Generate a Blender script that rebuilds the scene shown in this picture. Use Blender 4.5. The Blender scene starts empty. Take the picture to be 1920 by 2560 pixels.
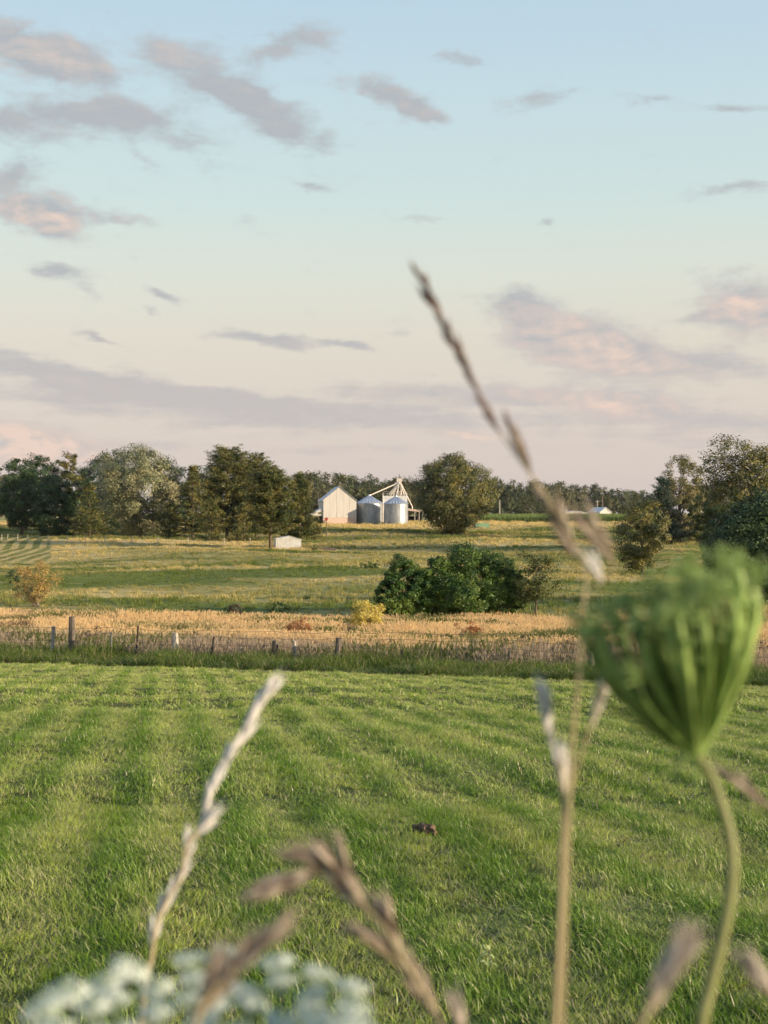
import bpy, bmesh, math, random
import numpy as np
from mathutils import Vector, Matrix, Quaternion, Euler

sc = bpy.context.scene
C = sc.collection
F = 3400.0                      # focal length in pixels of a 1920 x 2560 frame
EYE = 1.2                       # camera height over the lawn at its feet

# ------------------------------------------------------------------ camera
cam_d = bpy.data.cameras.new('camera')
cam = bpy.data.objects.new('camera', cam_d); C.objects.link(cam)
cam_d.sensor_fit = 'VERTICAL'; cam_d.sensor_height = 36.0
cam_d.lens = F / 2560.0 * 36.0
cam_d.clip_start = 0.02; cam_d.clip_end = 9000
cam.location = (0, 0, EYE); cam.rotation_euler = (math.radians(90), 0, 0)
cam_d.dof.use_dof = True; cam_d.dof.focus_distance = 30.0
cam_d.dof.aperture_fstop = (cam_d.lens / 1000.0) / 0.0044
sc.camera = cam

# ------------------------------------------------------------------ sun
SUN_AZ, SUN_EL = math.radians(114), math.radians(12.5)       # clockwise from the view direction
to_sun = Vector((math.sin(SUN_AZ) * math.cos(SUN_EL), math.cos(SUN_AZ) * math.cos(SUN_EL), math.sin(SUN_EL)))
sun_d = bpy.data.lights.new('sun', 'SUN'); sun = bpy.data.objects.new('sun', sun_d); C.objects.link(sun)
sun_d.energy = 5.0; sun_d.angle = math.radians(0.6); sun_d.color = (1.0, 0.80, 0.56)
sun.rotation_euler = to_sun.to_track_quat('Z', 'Y').to_euler()

# ------------------------------------------------------------------ sky
world = bpy.data.worlds.new('World'); sc.world = world; world.use_nodes = True
try:
    world.cycles.sampling_method = 'MANUAL'; world.cycles.sample_map_resolution = 512
except Exception: pass
wt = world.node_tree; wt.nodes.clear()

class NT:
    """small helper to write node maths as expressions"""
    def __init__(s, tree): s.t = tree
    def n(s, typ, **kw):
        nd = s.t.nodes.new(typ)
        for k, v in kw.items(): setattr(nd, k, v)
        return nd
    def put(s, sock, v):
        if hasattr(v, 'is_linked') or isinstance(v, bpy.types.NodeSocket): s.t.links.new(v, sock)
        elif v is not None: sock.default_value = v
    def m(s, op, a, b=None, c=None, clamp=False):
        nd = s.n('ShaderNodeMath', operation=op, use_clamp=clamp)
        for i, v in enumerate((a, b, c)): s.put(nd.inputs[i], v) if v is not None else None
        return nd.outputs[0]
    def v(s, op, a, b=None, c=None, out=0):
        nd = s.n('ShaderNodeVectorMath', operation=op)
        s.put(nd.inputs[0], a)
        if b is not None: s.put(nd.inputs[1], b)
        return nd.outputs[out]
    def comb(s, x, y, z):
        nd = s.n('ShaderNodeCombineXYZ')
        for i, q in enumerate((x, y, z)): s.put(nd.inputs[i], q)
        return nd.outputs[0]
    def sep(s, v):
        nd = s.n('ShaderNodeSeparateXYZ'); s.put(nd.inputs[0], v); return nd.outputs
    def noise(s, v, scale, detail=4, rough=0.55, dist=0.0):
        nd = s.n('ShaderNodeTexNoise'); s.put(nd.inputs['Vector'], v)
        nd.inputs['Scale'].default_value = scale; nd.inputs['Detail'].default_value = detail
        nd.inputs['Roughness'].default_value = rough; nd.inputs['Distortion'].default_value = dist
        return nd.outputs['Fac']
    def ramp(s, fac, stops, interp='LINEAR'):
        nd = s.n('ShaderNodeValToRGB'); s.put(nd.inputs[0], fac); cr = nd.color_ramp; cr.interpolation = interp
        while len(cr.elements) > 1: cr.elements.remove(cr.elements[-1])
        for i, (p, c) in enumerate(stops):
            e = cr.elements[0] if i == 0 else cr.elements.new(p)
            e.position = p
            if isinstance(c, (int, float)): c = (c, c, c)
            e.color = (*c[:3], 1)
        return nd.outputs[0]
    def mix(s, fac, a, b, blend='MIX'):
        nd = s.n('ShaderNodeMix', data_type='RGBA', blend_type=blend)
        s.put(nd.inputs[0], fac); s.put(nd.inputs[6], a if not isinstance(a, tuple) else (*a[:3], 1))
        s.put(nd.inputs[7], b if not isinstance(b, tuple) else (*b[:3], 1)); return nd.outputs[2]
    def rng(s, v, a, b, c=0.0, d=1.0, smooth=True):
        nd = s.n('ShaderNodeMapRange', interpolation_type='SMOOTHSTEP' if smooth else 'LINEAR')
        s.put(nd.inputs[0], v)
        for i, q in enumerate((a, b, c, d)): nd.inputs[i + 1].default_value = q
        return nd.outputs[0]
    def mapping(s, v, loc, rot, scale, typ='TEXTURE'):
        nd = s.n('ShaderNodeMapping', vector_type=typ); s.put(nd.inputs[0], v)
        nd.inputs[1].default_value = loc; nd.inputs[2].default_value = rot; nd.inputs[3].default_value = scale
        return nd.outputs[0]

w = NT(wt)
out = w.n('ShaderNodeOutputWorld'); bg = w.n('ShaderNodeBackground')
tc = w.n('ShaderNodeTexCoord'); D = tc.outputs['Generated']
dx, dy, dz = w.sep(D)
az = w.m('MULTIPLY', w.m('ARCTAN2', dx, dy), F)              # azimuth / elevation on a scale of F per radian
el = w.m('MULTIPLY', w.m('ARCSINE', dz), F)
P = w.comb(az, el, 0.0)
sky = w.n('ShaderNodeTexSky', sky_type='NISHITA'); sky.sun_disc = False
sky.sun_elevation = SUN_EL; sky.sun_rotation = SUN_AZ; sky.dust_density = 2.0; sky.air_density = 1.0; sky.ozone_density = 1.5
nish = w.mix(1.0, sky.outputs[0], (0.10, 0.10, 0.10), 'MULTIPLY')
air = w.ramp(w.m('DIVIDE', el, 3400.0), [
    (0.0, (0.575, 0.50, 0.48)), (0.07, (0.62, 0.53, 0.475)), (0.125, (0.645, 0.585, 0.49)), (0.17, (0.63, 0.635, 0.545)),
    (0.22, (0.555, 0.65, 0.61)), (0.29, (0.50, 0.625, 0.655)), (0.37, (0.435, 0.57, 0.665)), (0.6, (0.30, 0.45, 0.68)), (1.0, (0.20, 0.34, 0.60))])
base = w.mix(0.80, nish, air)

def ang(u, v):
    x, z = (u - 960) / F, (1280 - v) / F
    return math.atan2(x, 1.0) * F, math.asin(z / math.sqrt(1 + x * x + z * z)) * F
Z = 1.1573
CLOUDS = [  # u, v, half width, half height, tilt deg, weight, pink   (grey-mauve patches of the evening sky)
    (40, 120, 170, 52, -12, 1.0, .35), (180, 160, 110, 34, -20, .8, .25), (410, 125, 110, 36, -6, .8, .25), (120, 300, 210, 36, 8, .95, .1), (290, 275, 70, 22, 0, .6, .1),
    (545, 232, 90, 30, -10, .8, .15), (680, 285, 150, 48, -24, .9, .05), (700, 120, 95, 32, 6, .75, .15), (820, 60, 110, 26, 12, .45, .1), (960, 235, 105, 28, -18, .95, .3), (1060, 285, 60, 18, -14, .6, .05), (1150, 146, 48, 14, -6, .7, .1),
    (1340, 250, 80, 22, 8, .6, .1), (1625, 248, 70, 10, -6, .65, .1), (1850, 268, 85, 12, -6, .7, .1), (450, 350, 130, 36, -14, .6, .0), (370, 400, 60, 20, -40, .45, .0),
    (45, 432, 75, 30, 10, .8, .05), (95, 540, 105, 42, -16, 1.25, 1.0), (280, 543, 90, 16, -4, .6, .3), (128, 682, 58, 18, 0, .95, .15), (230, 728, 40, 12, -20, .5, .1), (400, 738, 34, 12, -24, .8, .1), (780, 462, 60, 14, -20, .45, .0),
    (240, 848, 42, 9, -18, .9, .1), (690, 852, 150, 15, -4, .85, .15), (870, 862, 60, 8, -8, .6, .1), (1000, 838, 60, 10, 0, .45, .1), (1375, 560, 26, 13, 0, .7, .0), (1840, 474, 90, 12, 0, .55, .0), (1050, 546, 60, 14, -6, .4, .0), (620, 556, 40, 14, 0, .35, 0), (380, 782, 26, 8, -10, .5, .1),
    (1310, 760, 66, 30, -8, .9, .15), (1430, 845, 160, 56, -14, 1.35, .9), (1700, 912, 200, 28, -6, 1.1, .35), (1880, 770, 110, 55, -6, 1.3, 1.0), (1760, 795, 80, 12, 8, .5, .2), (1550, 880, 70, 30, -14, .7, .4),
    (60, 915, 300, 26, -9, .75, .0), (420, 975, 280, 24, -7, .75, .0), (760, 1012, 260, 22, -3, .62, .0), (1040, 985, 230, 24, -3, .70, .25), (1390, 985, 240, 28, -4, .75, .3), (1560, 1015, 130, 26, -8, .5, .9), (1760, 1050, 220, 24, -5, .70, .1),
    (120, 985, 340, 26, -4, .65, .0), (600, 1050, 360, 22, -2, .55, .0), (1180, 1050, 420, 22, -2, .60, .0), (1700, 1100, 330, 18, -2, .45, .25), (340, 1110, 420, 20, 0, .40, .3), (1000, 1130, 420, 16, 0, .40, .4), (1200, 1085, 120, 10, -3, .4, .9), (60, 1090, 100, 36, -10, 1.3, 1.5), (200, 1140, 130, 26, -12, .8, 1.0), (30, 1140, 120, 24, 0, .6, .9),
]
warp = w.n('ShaderNodeTexNoise'); w.put(warp.inputs['Vector'], w.comb(w.m('MULTIPLY', az, 0.006), w.m('MULTIPLY', el, 0.013), 0.0))
warp.inputs['Scale'].default_value = 1.0; warp.inputs['Detail'].default_value = 6.0; warp.inputs['Roughness'].default_value = 0.58
wv = w.v('MULTIPLY', w.v('SUBTRACT', warp.outputs['Color'], (0.5, 0.5, 0.5)), (150.0, 70.0, 0.0))
PW = w.v('ADD', P, wv)
acc = None; pacc = None
for (u, v, ra, re, tilt, wt_, pk) in CLOUDS:
    ra, re, wt_ = ra * 1.12, re * 1.15, wt_ * 1.12
    a0, e0 = ang(u, v)
    q = w.mapping(PW, (a0, e0, 0), (0, 0, math.radians(tilt)), (ra, re, 1.0))
    g = w.m('POWER', 0.3679, w.v('DOT_PRODUCT', q, q, out=1))
    acc = w.m('MULTIPLY', g, wt_) if acc is None else w.m('MULTIPLY_ADD', g, wt_, acc)
    if pk > 0.2: pacc = w.m('MULTIPLY', g, pk) if pacc is None else w.m('MULTIPLY_ADD', g, pk, pacc)
# clouds elsewhere around the horizon, of the same kind
far_n = w.noise(w.comb(w.m('MULTIPLY', az, 0.0022), w.m('MULTIPLY', el, 0.0075), 3.7), 1.0, 3, 0.5)
outside = w.m('MAXIMUM', w.rng(w.m('ABSOLUTE', az), 950, 1400), w.rng(el, 1250, 1700))
acc = w.m('ADD', acc, w.m('MULTIPLY', w.rng(far_n, 0.5, 0.75), outside))
n1 = w.noise(w.comb(w.m('MULTIPLY', az, 0.0085), w.m('MULTIPLY', el, 0.0165), 0.0), 1.0, 9, 0.60, 0.25)
n1b = w.noise(w.comb(w.m('MULTIPLY', w.m('ADD', az, 16.0), 0.0085), w.m('MULTIPLY', w.m('ADD', el, 16.0), 0.0165), 0.0), 1.0, 4, 0.54, 0.25)
n2 = w.noise(w.comb(w.m('MULTIPLY', az, 0.045), w.m('MULTIPLY', el, 0.08), 5.0), 1.0, 5, 0.6)
n3 = w.noise(w.comb(w.m('MULTIPLY', az, 0.0034), w.m('MULTIPLY', el, 0.045), 9.0), 1.0, 5, 0.55)      # thin level streaks
dens_raw = w.m('ADD', w.m('ADD', acc, w.m('MULTIPLY', w.m('SUBTRACT', n3, 0.5), w.rng(el, 150, 520, 1.3, 0.25))), w.m('ADD', w.m('MULTIPLY', w.m('SUBTRACT', n1, 0.5), 1.55), w.m('MULTIPLY', w.m('SUBTRACT', n2, 0.5), 0.30)))
dens = w.rng(dens_raw, 0.12, 1.0, 0.0, 0.92)
lit = w.m('MULTIPLY_ADD', w.m('MULTIPLY', w.m('SUBTRACT', n1, n1b), 2.6), w.m('ADD', pacc, 0.25), w.m('MULTIPLY', pacc, 0.55), clamp=True)
warm_low = w.rng(el, 120, 700)                                # lower clouds warmer, higher ones cooler
grey = w.mix(warm_low, (0.43, 0.398, 0.385), (0.335, 0.354, 0.375))
ccol = w.mix(w.m('MULTIPLY', lit, 0.9), grey, (0.65, 0.495, 0.415))
final = w.mix(dens, base, ccol)
w.put(bg.inputs['Color'], final); bg.inputs['Strength'].default_value = 0.77
# away from these named clouds the same kind of sky goes on with plainer clouds
bg2 = w.n('ShaderNodeBackground'); bg2.inputs['Strength'].default_value = 0.77; gn = w.m('MULTIPLY', w.rng(far_n, 0.42, 0.72, 0.0, 0.8), outside)
w.put(bg2.inputs['Color'], w.mix(gn, base, w.mix(w.rng(el, 120, 700), (0.47, 0.405, 0.40), (0.345, 0.36, 0.395))))
win = w.m('MULTIPLY', w.m('LESS_THAN', w.m('ABSOLUTE', az), 1500.0), w.m('LESS_THAN', el, 1750.0))
ms_ = w.n('ShaderNodeMixShader'); w.put(ms_.inputs[0], win); wt.links.new(bg2.outputs[0], ms_.inputs[1]); wt.links.new(bg.outputs[0], ms_.inputs[2])
wt.links.new(ms_.outputs[0], out.inputs[0])

# ------------------------------------------------------------------ exposure / render
vs = sc.view_settings; vs.view_transform = 'Standard'; vs.look = 'None'; vs.exposure = 0.80; vs.gamma = 1.0; vs.use_curve_mapping = False
sc.render.engine = 'CYCLES'
cy = sc.cycles
cy.max_bounces = 5; cy.diffuse_bounces = 2; cy.glossy_bounces = 2; cy.transmission_bounces = 3; cy.transparent_max_bounces = 4; cy.volume_bounces = 0
cy.caustics_reflective = False; cy.caustics_refractive = False
cy.use_denoising = True; cy.use_adaptive_sampling = True; cy.adaptive_threshold = 0.03
try: cy.denoiser = 'OPENIMAGEDENOISE'
except Exception: pass
cy.sample_clamp_indirect = 6.0

# ================================================================== terrain
PROF = np.array([(-90, 0.6), (-30, -0.7), (0, -1.2), (18, -2.71), (36, -4.24), (40, -4.62), (50, -5.2), (70, -6.2), (90, -6.9), (120, -7.3), (160, -7.1),
                 (190, -6.62), (220, -6.0), (250, -5.45), (285, -4.86), (330, -3.95), (372, -3.2), (405, -2.85), (480, -2.25), (560, -2.3), (900, -2.4), (8000, -2.4)])
_dd = np.linspace(-90, 900, 1981); _zz = np.interp(_dd, PROF[:, 0], PROF[:, 1])
_k = np.hanning(31); _k /= _k.sum(); _zs = np.convolve(np.pad(_zz, 15, mode='edge'), _k, mode='valid')
_wsm = np.clip((_dd - 40) / 40, 0.15, 1); _zs = _zz * (1 - _wsm) + _zs * _wsm
def gz(x, y):
    """ground height (world z)"""
    x = np.asarray(x, float); y = np.asarray(y, float)
    z = np.interp(y, _dd, _zs) + EYE
    lawn = np.clip(1 - (y - 40) / 60, 0, 1)
    z = z - 0.015 * x * lawn * np.clip((y + 20) / 20, 0, 1)
    far = np.clip((y - 55) / 60, 0, 1) * np.clip((420 - y) / 60, 0, 1)
    z = z + far * (0.28 * np.sin(x * 0.09 + y * 0.05) + 0.22 * np.sin(y * 0.13 + x * 0.021 + 1.0) + 0.1 * np.sin(x * 0.31 - y * 0.17))
    near = np.clip(1 - (y - 45) / 10, 0, 1)
    z = z + near * (0.018 * np.sin(x * 2.1 + y * 0.9) + 0.02 * np.sin(x * 0.8 - y * 1.7 + 2))
    return z
def ray(u, v, d):
    """world point seen at pixel (u, v) of the photograph at distance d along the view axis"""
    return Vector(((u - 960) / F * d, d, EYE + (1280 - v) / F * d))
def hit(u, v, d0=2.0, d1=900.0):
    """where the line of sight through a pixel meets the terrain"""
    ds = np.geomspace(d0, d1, 4000); xs = (u - 960) / F * ds; zs = EYE + (1280 - v) / F * ds
    below = np.nonzero(zs <= gz(xs, ds))[0]
    d = ds[below[0]] if len(below) else d1
    x = (u - 960) / F * d
    return Vector((x, d, float(gz(x, d))))
def base_at(u, d):
    x = (u - 960) / F * d
    return Vector((x, d, float(gz(x, d))))

# ================================================================== mesh helpers
def mesh_np(name, verts, faces, mat=None, smooth=False, vattr=None):
    """verts (n,3); faces: list of (k,m) int arrays, m corners each; vattr one float per face"""
    me = bpy.data.meshes.new(name)
    verts = np.asarray(verts, np.float32)
    if not isinstance(faces, list): faces = [faces]
    faces = [np.asarray(f, np.int32) for f in faces if len(f)]
    nl = sum(f.size for f in faces); nf = sum(len(f) for f in faces)
    me.vertices.add(len(verts)); me.vertices.foreach_set('co', verts.ravel())
    me.loops.add(nl); me.polygons.add(nf)
    me.loops.foreach_set('vertex_index', np.concatenate([f.ravel() for f in faces]))
    tot = np.concatenate([np.full(len(f), f.shape[1], np.int32) for f in faces])
    st = np.concatenate([[0], np.cumsum(tot)[:-1]]).astype(np.int32)
    me.polygons.foreach_set('loop_start', st); me.polygons.foreach_set('loop_total', tot)
    if smooth: me.polygons.foreach_set('use_smooth', np.ones(nf, bool))
    if vattr is not None:
        at = me.attributes.new('v', 'FLOAT', 'FACE'); at.data.foreach_set('value', np.asarray(vattr, np.float32))
    me.update(calc_edges=True)
    if mat: me.materials.append(mat)
    return me
def link(name, me, parent=None, loc=None):
    o = bpy.data.objects.new(name, me); C.objects.link(o)
    if parent is not None: o.parent = parent
    if loc is not None: o.location = loc
    return o
def tag(o, label=None, cat=None, group=None, kind=None):
    if label: o['label'] = label
    if cat: o['category'] = cat
    if group: o['group'] = group
    if kind: o['kind'] = kind
    return o
def empty(name, loc, label, cat, group=None, rz=0.0):
    o = bpy.data.objects.new(name, None); C.objects.link(o); o.location = loc; o.rotation_euler = (0, 0, rz)
    o.empty_display_size = 0.2
    return tag(o, label, cat, group)
class MB:
    """gathers polygons of any kind"""
    def __init__(s): s.v = []; s.f = []; s.a = []
    def add(s, vs, fs, a=0.5):
        b = len(s.v); s.v += [tuple(p) for p in vs]; s.f += [tuple(i + b for i in f) for f in fs]; s.a += [a] * len(fs); return s
    def box(s, x0, x1, y0, y1, z0, z1, a=0.5):
        return s.add([(x0, y0, z0), (x1, y0, z0), (x1, y1, z0), (x0, y1, z0), (x0, y0, z1), (x1, y0, z1), (x1, y1, z1), (x0, y1, z1)],
                     [(0, 3, 2, 1), (4, 5, 6, 7), (0, 1, 5, 4), (1, 2, 6, 5), (2, 3, 7, 6), (3, 0, 4, 7)], a)
    def tube(s, pts, rad, n=6, a=0.5, cap=True):
        pts = [Vector(p) for p in pts]; m = len(pts)
        if not hasattr(rad, '__len__'): rad = [rad] * m
        rings = []; ref = None
        for i in range(m):
            t = (pts[min(i + 1, m - 1)] - pts[max(i - 1, 0)]).normalized()
            if ref is None: ref = t.orthogonal().normalized()
            ref = (ref - t * ref.dot(t)); ref = ref.normalized() if ref.length > 1e-6 else t.orthogonal().normalized()
            b = t.cross(ref)
            rings.append([pts[i] + (ref * math.cos(2 * math.pi * k / n) + b * math.sin(2 * math.pi * k / n)) * rad[i] for k in range(n)])
        vs = [p for r in rings for p in r]; fs = []
        for i in range(m - 1):
            for k in range(n): fs.append((i * n + k, i * n + (k + 1) % n, (i + 1) * n + (k + 1) % n, (i + 1) * n + k))
        if cap: fs.append(tuple(range(n - 1, -1, -1))); fs.append(tuple((m - 1) * n + k for k in range(n)))
        return s.add(vs, fs, a)
    def mesh(s, name, mat, smooth=False):
        me = bpy.data.meshes.new(name); me.from_pydata(s.v, [], s.f)
        at = me.attributes.new('v', 'FLOAT', 'FACE'); at.data.foreach_set('value', np.asarray(s.a, np.float32))
        if smooth: me.polygons.foreach_set('use_smooth', np.ones(len(s.f), bool))
        if mat: me.materials.append(mat)
        me.update(); return me
    def build(s, name, mat, parent=None, smooth=False, loc=None): return link(name, s.mesh(name, mat, smooth), parent, loc)
def spline(pts, n=8):
    pts = [Vector(p) for p in pts]; o = []
    for i in range(len(pts) - 1):
        p0, p1, p2, p3 = pts[max(i - 1, 0)], pts[i], pts[i + 1], pts[min(i + 2, len(pts) - 1)]
        for k in range(n):
            t = k / n
            o.append(0.5 * ((2 * p1) + (p2 - p0) * t + (2 * p0 - 5 * p1 + 4 * p2 - p3) * t * t + (3 * p1 - p0 - 3 * p2 + p3) * t ** 3))
    o.append(pts[-1]); return o

# ================================================================== materials
def new_mat(name):
    m = bpy.data.materials.new(name); m.use_nodes = True; m.node_tree.nodes.clear(); t = NT(m.node_tree)
    o = t.n('ShaderNodeOutputMaterial'); return m, t, o
def attr_v(t):
    nd = t.n('ShaderNodeAttribute', attribute_name='v'); return nd.outputs['Fac']
def pos(t): return t.n('ShaderNodeNewGeometry').outputs['Position']
def objp(t): return t.n('ShaderNodeTexCoord').outputs['Object']
def surface(t, o, col, rough=0.7, spec=0.3, trans=0.0, metal=0.0, bump=None, tcol=None):
    p = t.n('ShaderNodeBsdfPrincipled')
    t.put(p.inputs['Base Color'], col if not isinstance(col, tuple) else (*col[:3], 1))
    t.put(p.inputs['Roughness'], rough); p.inputs['Specular IOR Level'].default_value = spec; p.inputs['Metallic'].default_value = metal
    if bump is not None:
        b = t.n('ShaderNodeBump'); t.put(b.inputs['Height'], bump[0]); b.inputs['Strength'].default_value = bump[1]; b.inputs['Distance'].default_value = bump[2]
        t.t.links.new(b.outputs[0], p.inputs['Normal'])
    sh = p.outputs[0]
    if trans > 0:
        tr = t.n('ShaderNodeBsdfTranslucent'); cc = tcol if tcol is not None else col
        t.put(tr.inputs[0], cc if not isinstance(cc, tuple) else (*cc[:3], 1))
        mx = t.n('ShaderNodeMixShader'); mx.inputs[0].default_value = trans
        t.t.links.new(sh, mx.inputs[1]); t.t.links.new(tr.outputs[0], mx.inputs[2]); sh = mx.outputs[0]
    t.t.links.new(sh, o.inputs[0])
def foliage(name, a, b, c=None, trans=0.35, rough=0.55, spec=0.35, patch=0.35, patch_scale=0.5):
    """leaf colour: a..b by leaf, drifting to c in patches over the crown"""
    m, t, o = new_mat(name)
    col = t.mix(attr_v(t), a, b)
    if c: col = t.mix(t.m('MULTIPLY', t.rng(t.noise(pos(t), patch_scale, 2), 0.42, 0.68), patch * 2), col, c)
    surface(t, o, col, rough, spec, trans); return m
def plain(name, col, col2=None, scale=6.0, rough=0.7, spec=0.3, metal=0.0, bump=0.0, stretch=(1, 1, 1), detail=5):
    m, t, o = new_mat(name); p = t.mapping(objp(t), (0, 0, 0), (0, 0, 0), stretch, 'POINT')
    nz = t.noise(p, scale, detail)
    c = t.mix(t.rng(nz, 0.3, 0.7), col, col2) if col2 else (*col, 1)
    surface(t, o, c, rough, spec, 0, metal, (nz, bump, 0.02) if bump else None); return m

# ---- colour of the open ground, shared by the soil sheet and everything that grows on it
STRIPE = math.atan2(405 - 960, F)                      # mowing direction: a little left of the view axis
def fence_y(x): return np.interp(x, [-60, -11.3, 0, 8.5, 60], [66.0, 40.0, 34.2, 30.0, 6.0])
FENCE = [(-60, 66.0), (-11.3, 40.0), (0, 34.2), (8.5, 30.0), (60, 6.0)]

def field_group():
    g = bpy.data.node_groups.new('field_colour', 'ShaderNodeTree')
    g.interface.new_socket('Dry', in_out='OUTPUT', socket_type='NodeSocketFloat')
    g.interface.new_socket('Color', in_out='OUTPUT', socket_type='NodeSocketColor')
    t = NT(g); go = t.n('NodeGroupOutput')
    p = pos(t); x, y, z = t.sep(p)
    yy = t.m('ADD', y, t.m('MULTIPLY', t.m('SUBTRACT', t.noise(t.comb(t.m('MULTIPLY', x, 0.05), t.m('MULTIPLY', y, 0.03), 0), 1.0, 3), 0.5), 26.0))
    base = t.ramp(t.m('DIVIDE', yy, 480.0), [(0.0, .9), (0.17, .95), (0.182, .80), (0.20, .34), (0.24, .20), (0.29, .30), (0.33, .18), (0.37, .46), (0.40, .30),
              (0.44, .62), (0.50, .60), (0.54, .30), (0.60, .24), (0.66, .36), (0.685, .66), (0.70, 1.3), (0.79, 1.3), (0.81, .55), (1.0, .5)])
    left = t.m('MULTIPLY', t.rng(x, -28, -10, 1, 0), t.m('MULTIPLY', t.rng(y, 170, 200), t.rng(y, 255, 275, 1, 0)))
    n1 = t.noise(t.comb(t.m('MULTIPLY', x, 0.022), t.m('MULTIPLY', y, 0.055), 0.0), 1.0, 5, 0.62)
    n2 = t.noise(p, 0.55, 3, 0.6)
    strip = t.rng(t.noise(t.comb(t.m('MULTIPLY', x, 0.018), t.m('MULTIPLY', y, 0.085), 4.0), 1.0, 3, 0.55), 0.54, 0.62)
    dry = t.m('ADD', t.m('ADD', t.m('SUBTRACT', base, t.m('MULTIPLY', strip, t.rng(y, 92, 110, 0, 0.6))), t.m('MULTIPLY', left, 0.28)), t.m('ADD', t.m('MULTIPLY', t.m('SUBTRACT', n1, 0.5), 3.6), t.m('MULTIPLY', t.m('SUBTRACT', n2, 0.5), 0.6)))
    # mown strip with windrows on the far left slope
    hay = t.m('MULTIPLY', t.rng(t.m('ADD', x, t.m('MULTIPLY', y, 0.245)), -0.5, 0.5, 1, 0), t.m('MULTIPLY', t.rng(y, 186, 192), t.rng(y, 262, 268, 1, 0)))
    rows = t.m('SINE', t.m('MULTIPLY', t.m('ADD', t.m('ADD', x, t.m('MULTIPLY', y, 0.12)), t.m('MULTIPLY', t.m('SINE', t.m('MULTIPLY', y, 0.08)), 1.4)), 2.6))
    dry = t.mix(hay, dry, t.m('MULTIPLY_ADD', t.rng(rows, -0.4, 0.5), 0.62, 0.18))
    dry = t.m('MINIMUM', t.m('MAXIMUM', dry, 0.0), 1.0)
    green = t.mix(t.noise(p, 0.12, 3), (0.100, 0.140, 0.034), (0.195, 0.235, 0.056))
    straw = t.mix(t.noise(p, 0.3, 3), (0.70, 0.52, 0.26), (0.64, 0.52, 0.22))
    col = t.mix(dry, green, straw)
    g.links.new(dry, go.inputs[0]); g.links.new(col, go.inputs[1]); return g
FIELD = field_group()
def field_nodes(t):
    nd = t.n('ShaderNodeGroup'); nd.node_tree = FIELD; return nd.outputs

def lawn_colour(t):
    p = pos(t); x, y, z = t.sep(p)
    s = t.m('ADD', t.m('MULTIPLY', x, math.cos(STRIPE)), t.m('MULTIPLY', y, -math.sin(STRIPE)))       # across the mowing rows
    n = t.noise(p, 0.7, 3); nb = t.noise(p, 3.2, 3)
    row = t.m('SINE', t.m('ADD', t.m('MULTIPLY', s, 2 * math.pi / 0.62), t.m('MULTIPLY', n, 1.5)))
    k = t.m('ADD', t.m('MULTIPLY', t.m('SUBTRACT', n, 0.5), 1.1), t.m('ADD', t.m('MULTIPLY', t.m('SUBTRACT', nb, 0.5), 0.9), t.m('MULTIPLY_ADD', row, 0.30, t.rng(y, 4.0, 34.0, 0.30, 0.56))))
    return t.m('MINIMUM', t.m('MAXIMUM', k, 0), 1), n

m, t, o = new_mat('ground_soil')
fo = field_nodes(t); gx, gy, gzz = t.sep(pos(t))
fl = t.m('ADD', gy, t.m('MULTIPLY', gx, 0.5))                          # about the fence line
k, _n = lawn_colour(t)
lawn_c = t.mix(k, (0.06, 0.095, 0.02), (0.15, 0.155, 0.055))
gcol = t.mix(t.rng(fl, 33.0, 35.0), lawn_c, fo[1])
fn = t.noise(pos(t), 2.2, 6, 0.65)
gcol = t.mix(t.rng(fn, 0.35, 0.7), gcol, t.mix(1.0, gcol, (0.62, 0.60, 0.55), 'MULTIPLY'))
surface(t, o, gcol, 0.95, 0.1, bump=(fn, 0.8, 0.25)); M_GROUND = m

def grass_mat(name, mode):
    m, t, o = new_mat(name); v = attr_v(t)
    if mode == 'lawn':
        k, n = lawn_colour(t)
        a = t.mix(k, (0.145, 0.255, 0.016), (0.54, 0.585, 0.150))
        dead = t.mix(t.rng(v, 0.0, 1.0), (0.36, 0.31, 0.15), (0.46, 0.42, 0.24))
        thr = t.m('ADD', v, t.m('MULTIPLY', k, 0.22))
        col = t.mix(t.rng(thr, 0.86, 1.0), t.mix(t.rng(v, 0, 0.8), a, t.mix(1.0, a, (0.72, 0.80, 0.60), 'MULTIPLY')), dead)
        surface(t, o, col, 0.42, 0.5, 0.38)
    elif mode == 'verge':
        n = t.noise(pos(t), 0.5, 3)
        a = t.mix(n, (0.075, 0.145, 0.016), (0.17, 0.235, 0.036))
        col = t.mix(t.rng(v, 0.80, 0.92), t.mix(v, a, t.mix(1.0, a, (0.6, 0.65, 0.5), 'MULTIPLY')), (0.40, 0.34, 0.18))
        surface(t, o, col, 0.5, 0.3, 0.35)
    elif mode == 'hay':
        n = t.noise(pos(t), 0.35, 3)
        a = t.mix(t.rng(n, 0.35, 0.65), (0.90, 0.69, 0.37), (0.84, 0.68, 0.42))
        col = t.mix(t.rng(v, 0.1, 0.95), a, (0.72, 0.53, 0.29))
        hx, hy, hz = t.sep(pos(t)); near = t.rng(t.m('ADD', hy, t.m('MULTIPLY', hx, 0.5)), 40, 52, 1, 0)       # shadow band along the fence, put into the hay colour as grey
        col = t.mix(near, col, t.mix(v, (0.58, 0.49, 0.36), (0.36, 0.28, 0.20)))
        col = t.mix(t.rng(t.m('ADD', t.noise(pos(t), 0.18, 2), t.m('MULTIPLY', v, 0.12)), 0.60, 0.72), col, (0.17, 0.19, 0.06))
        surface(t, o, col, 0.7, 0.2, 0.45)
    else:
        fo = field_nodes(t)
        col = t.mix(1.0, fo[1], t.mix(v, (0.50, 0.55, 0.44), (1.38, 1.32, 1.22)), 'MULTIPLY')
        surface(t, o, col, 0.7, 0.2, 0.32)
    return m

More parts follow.
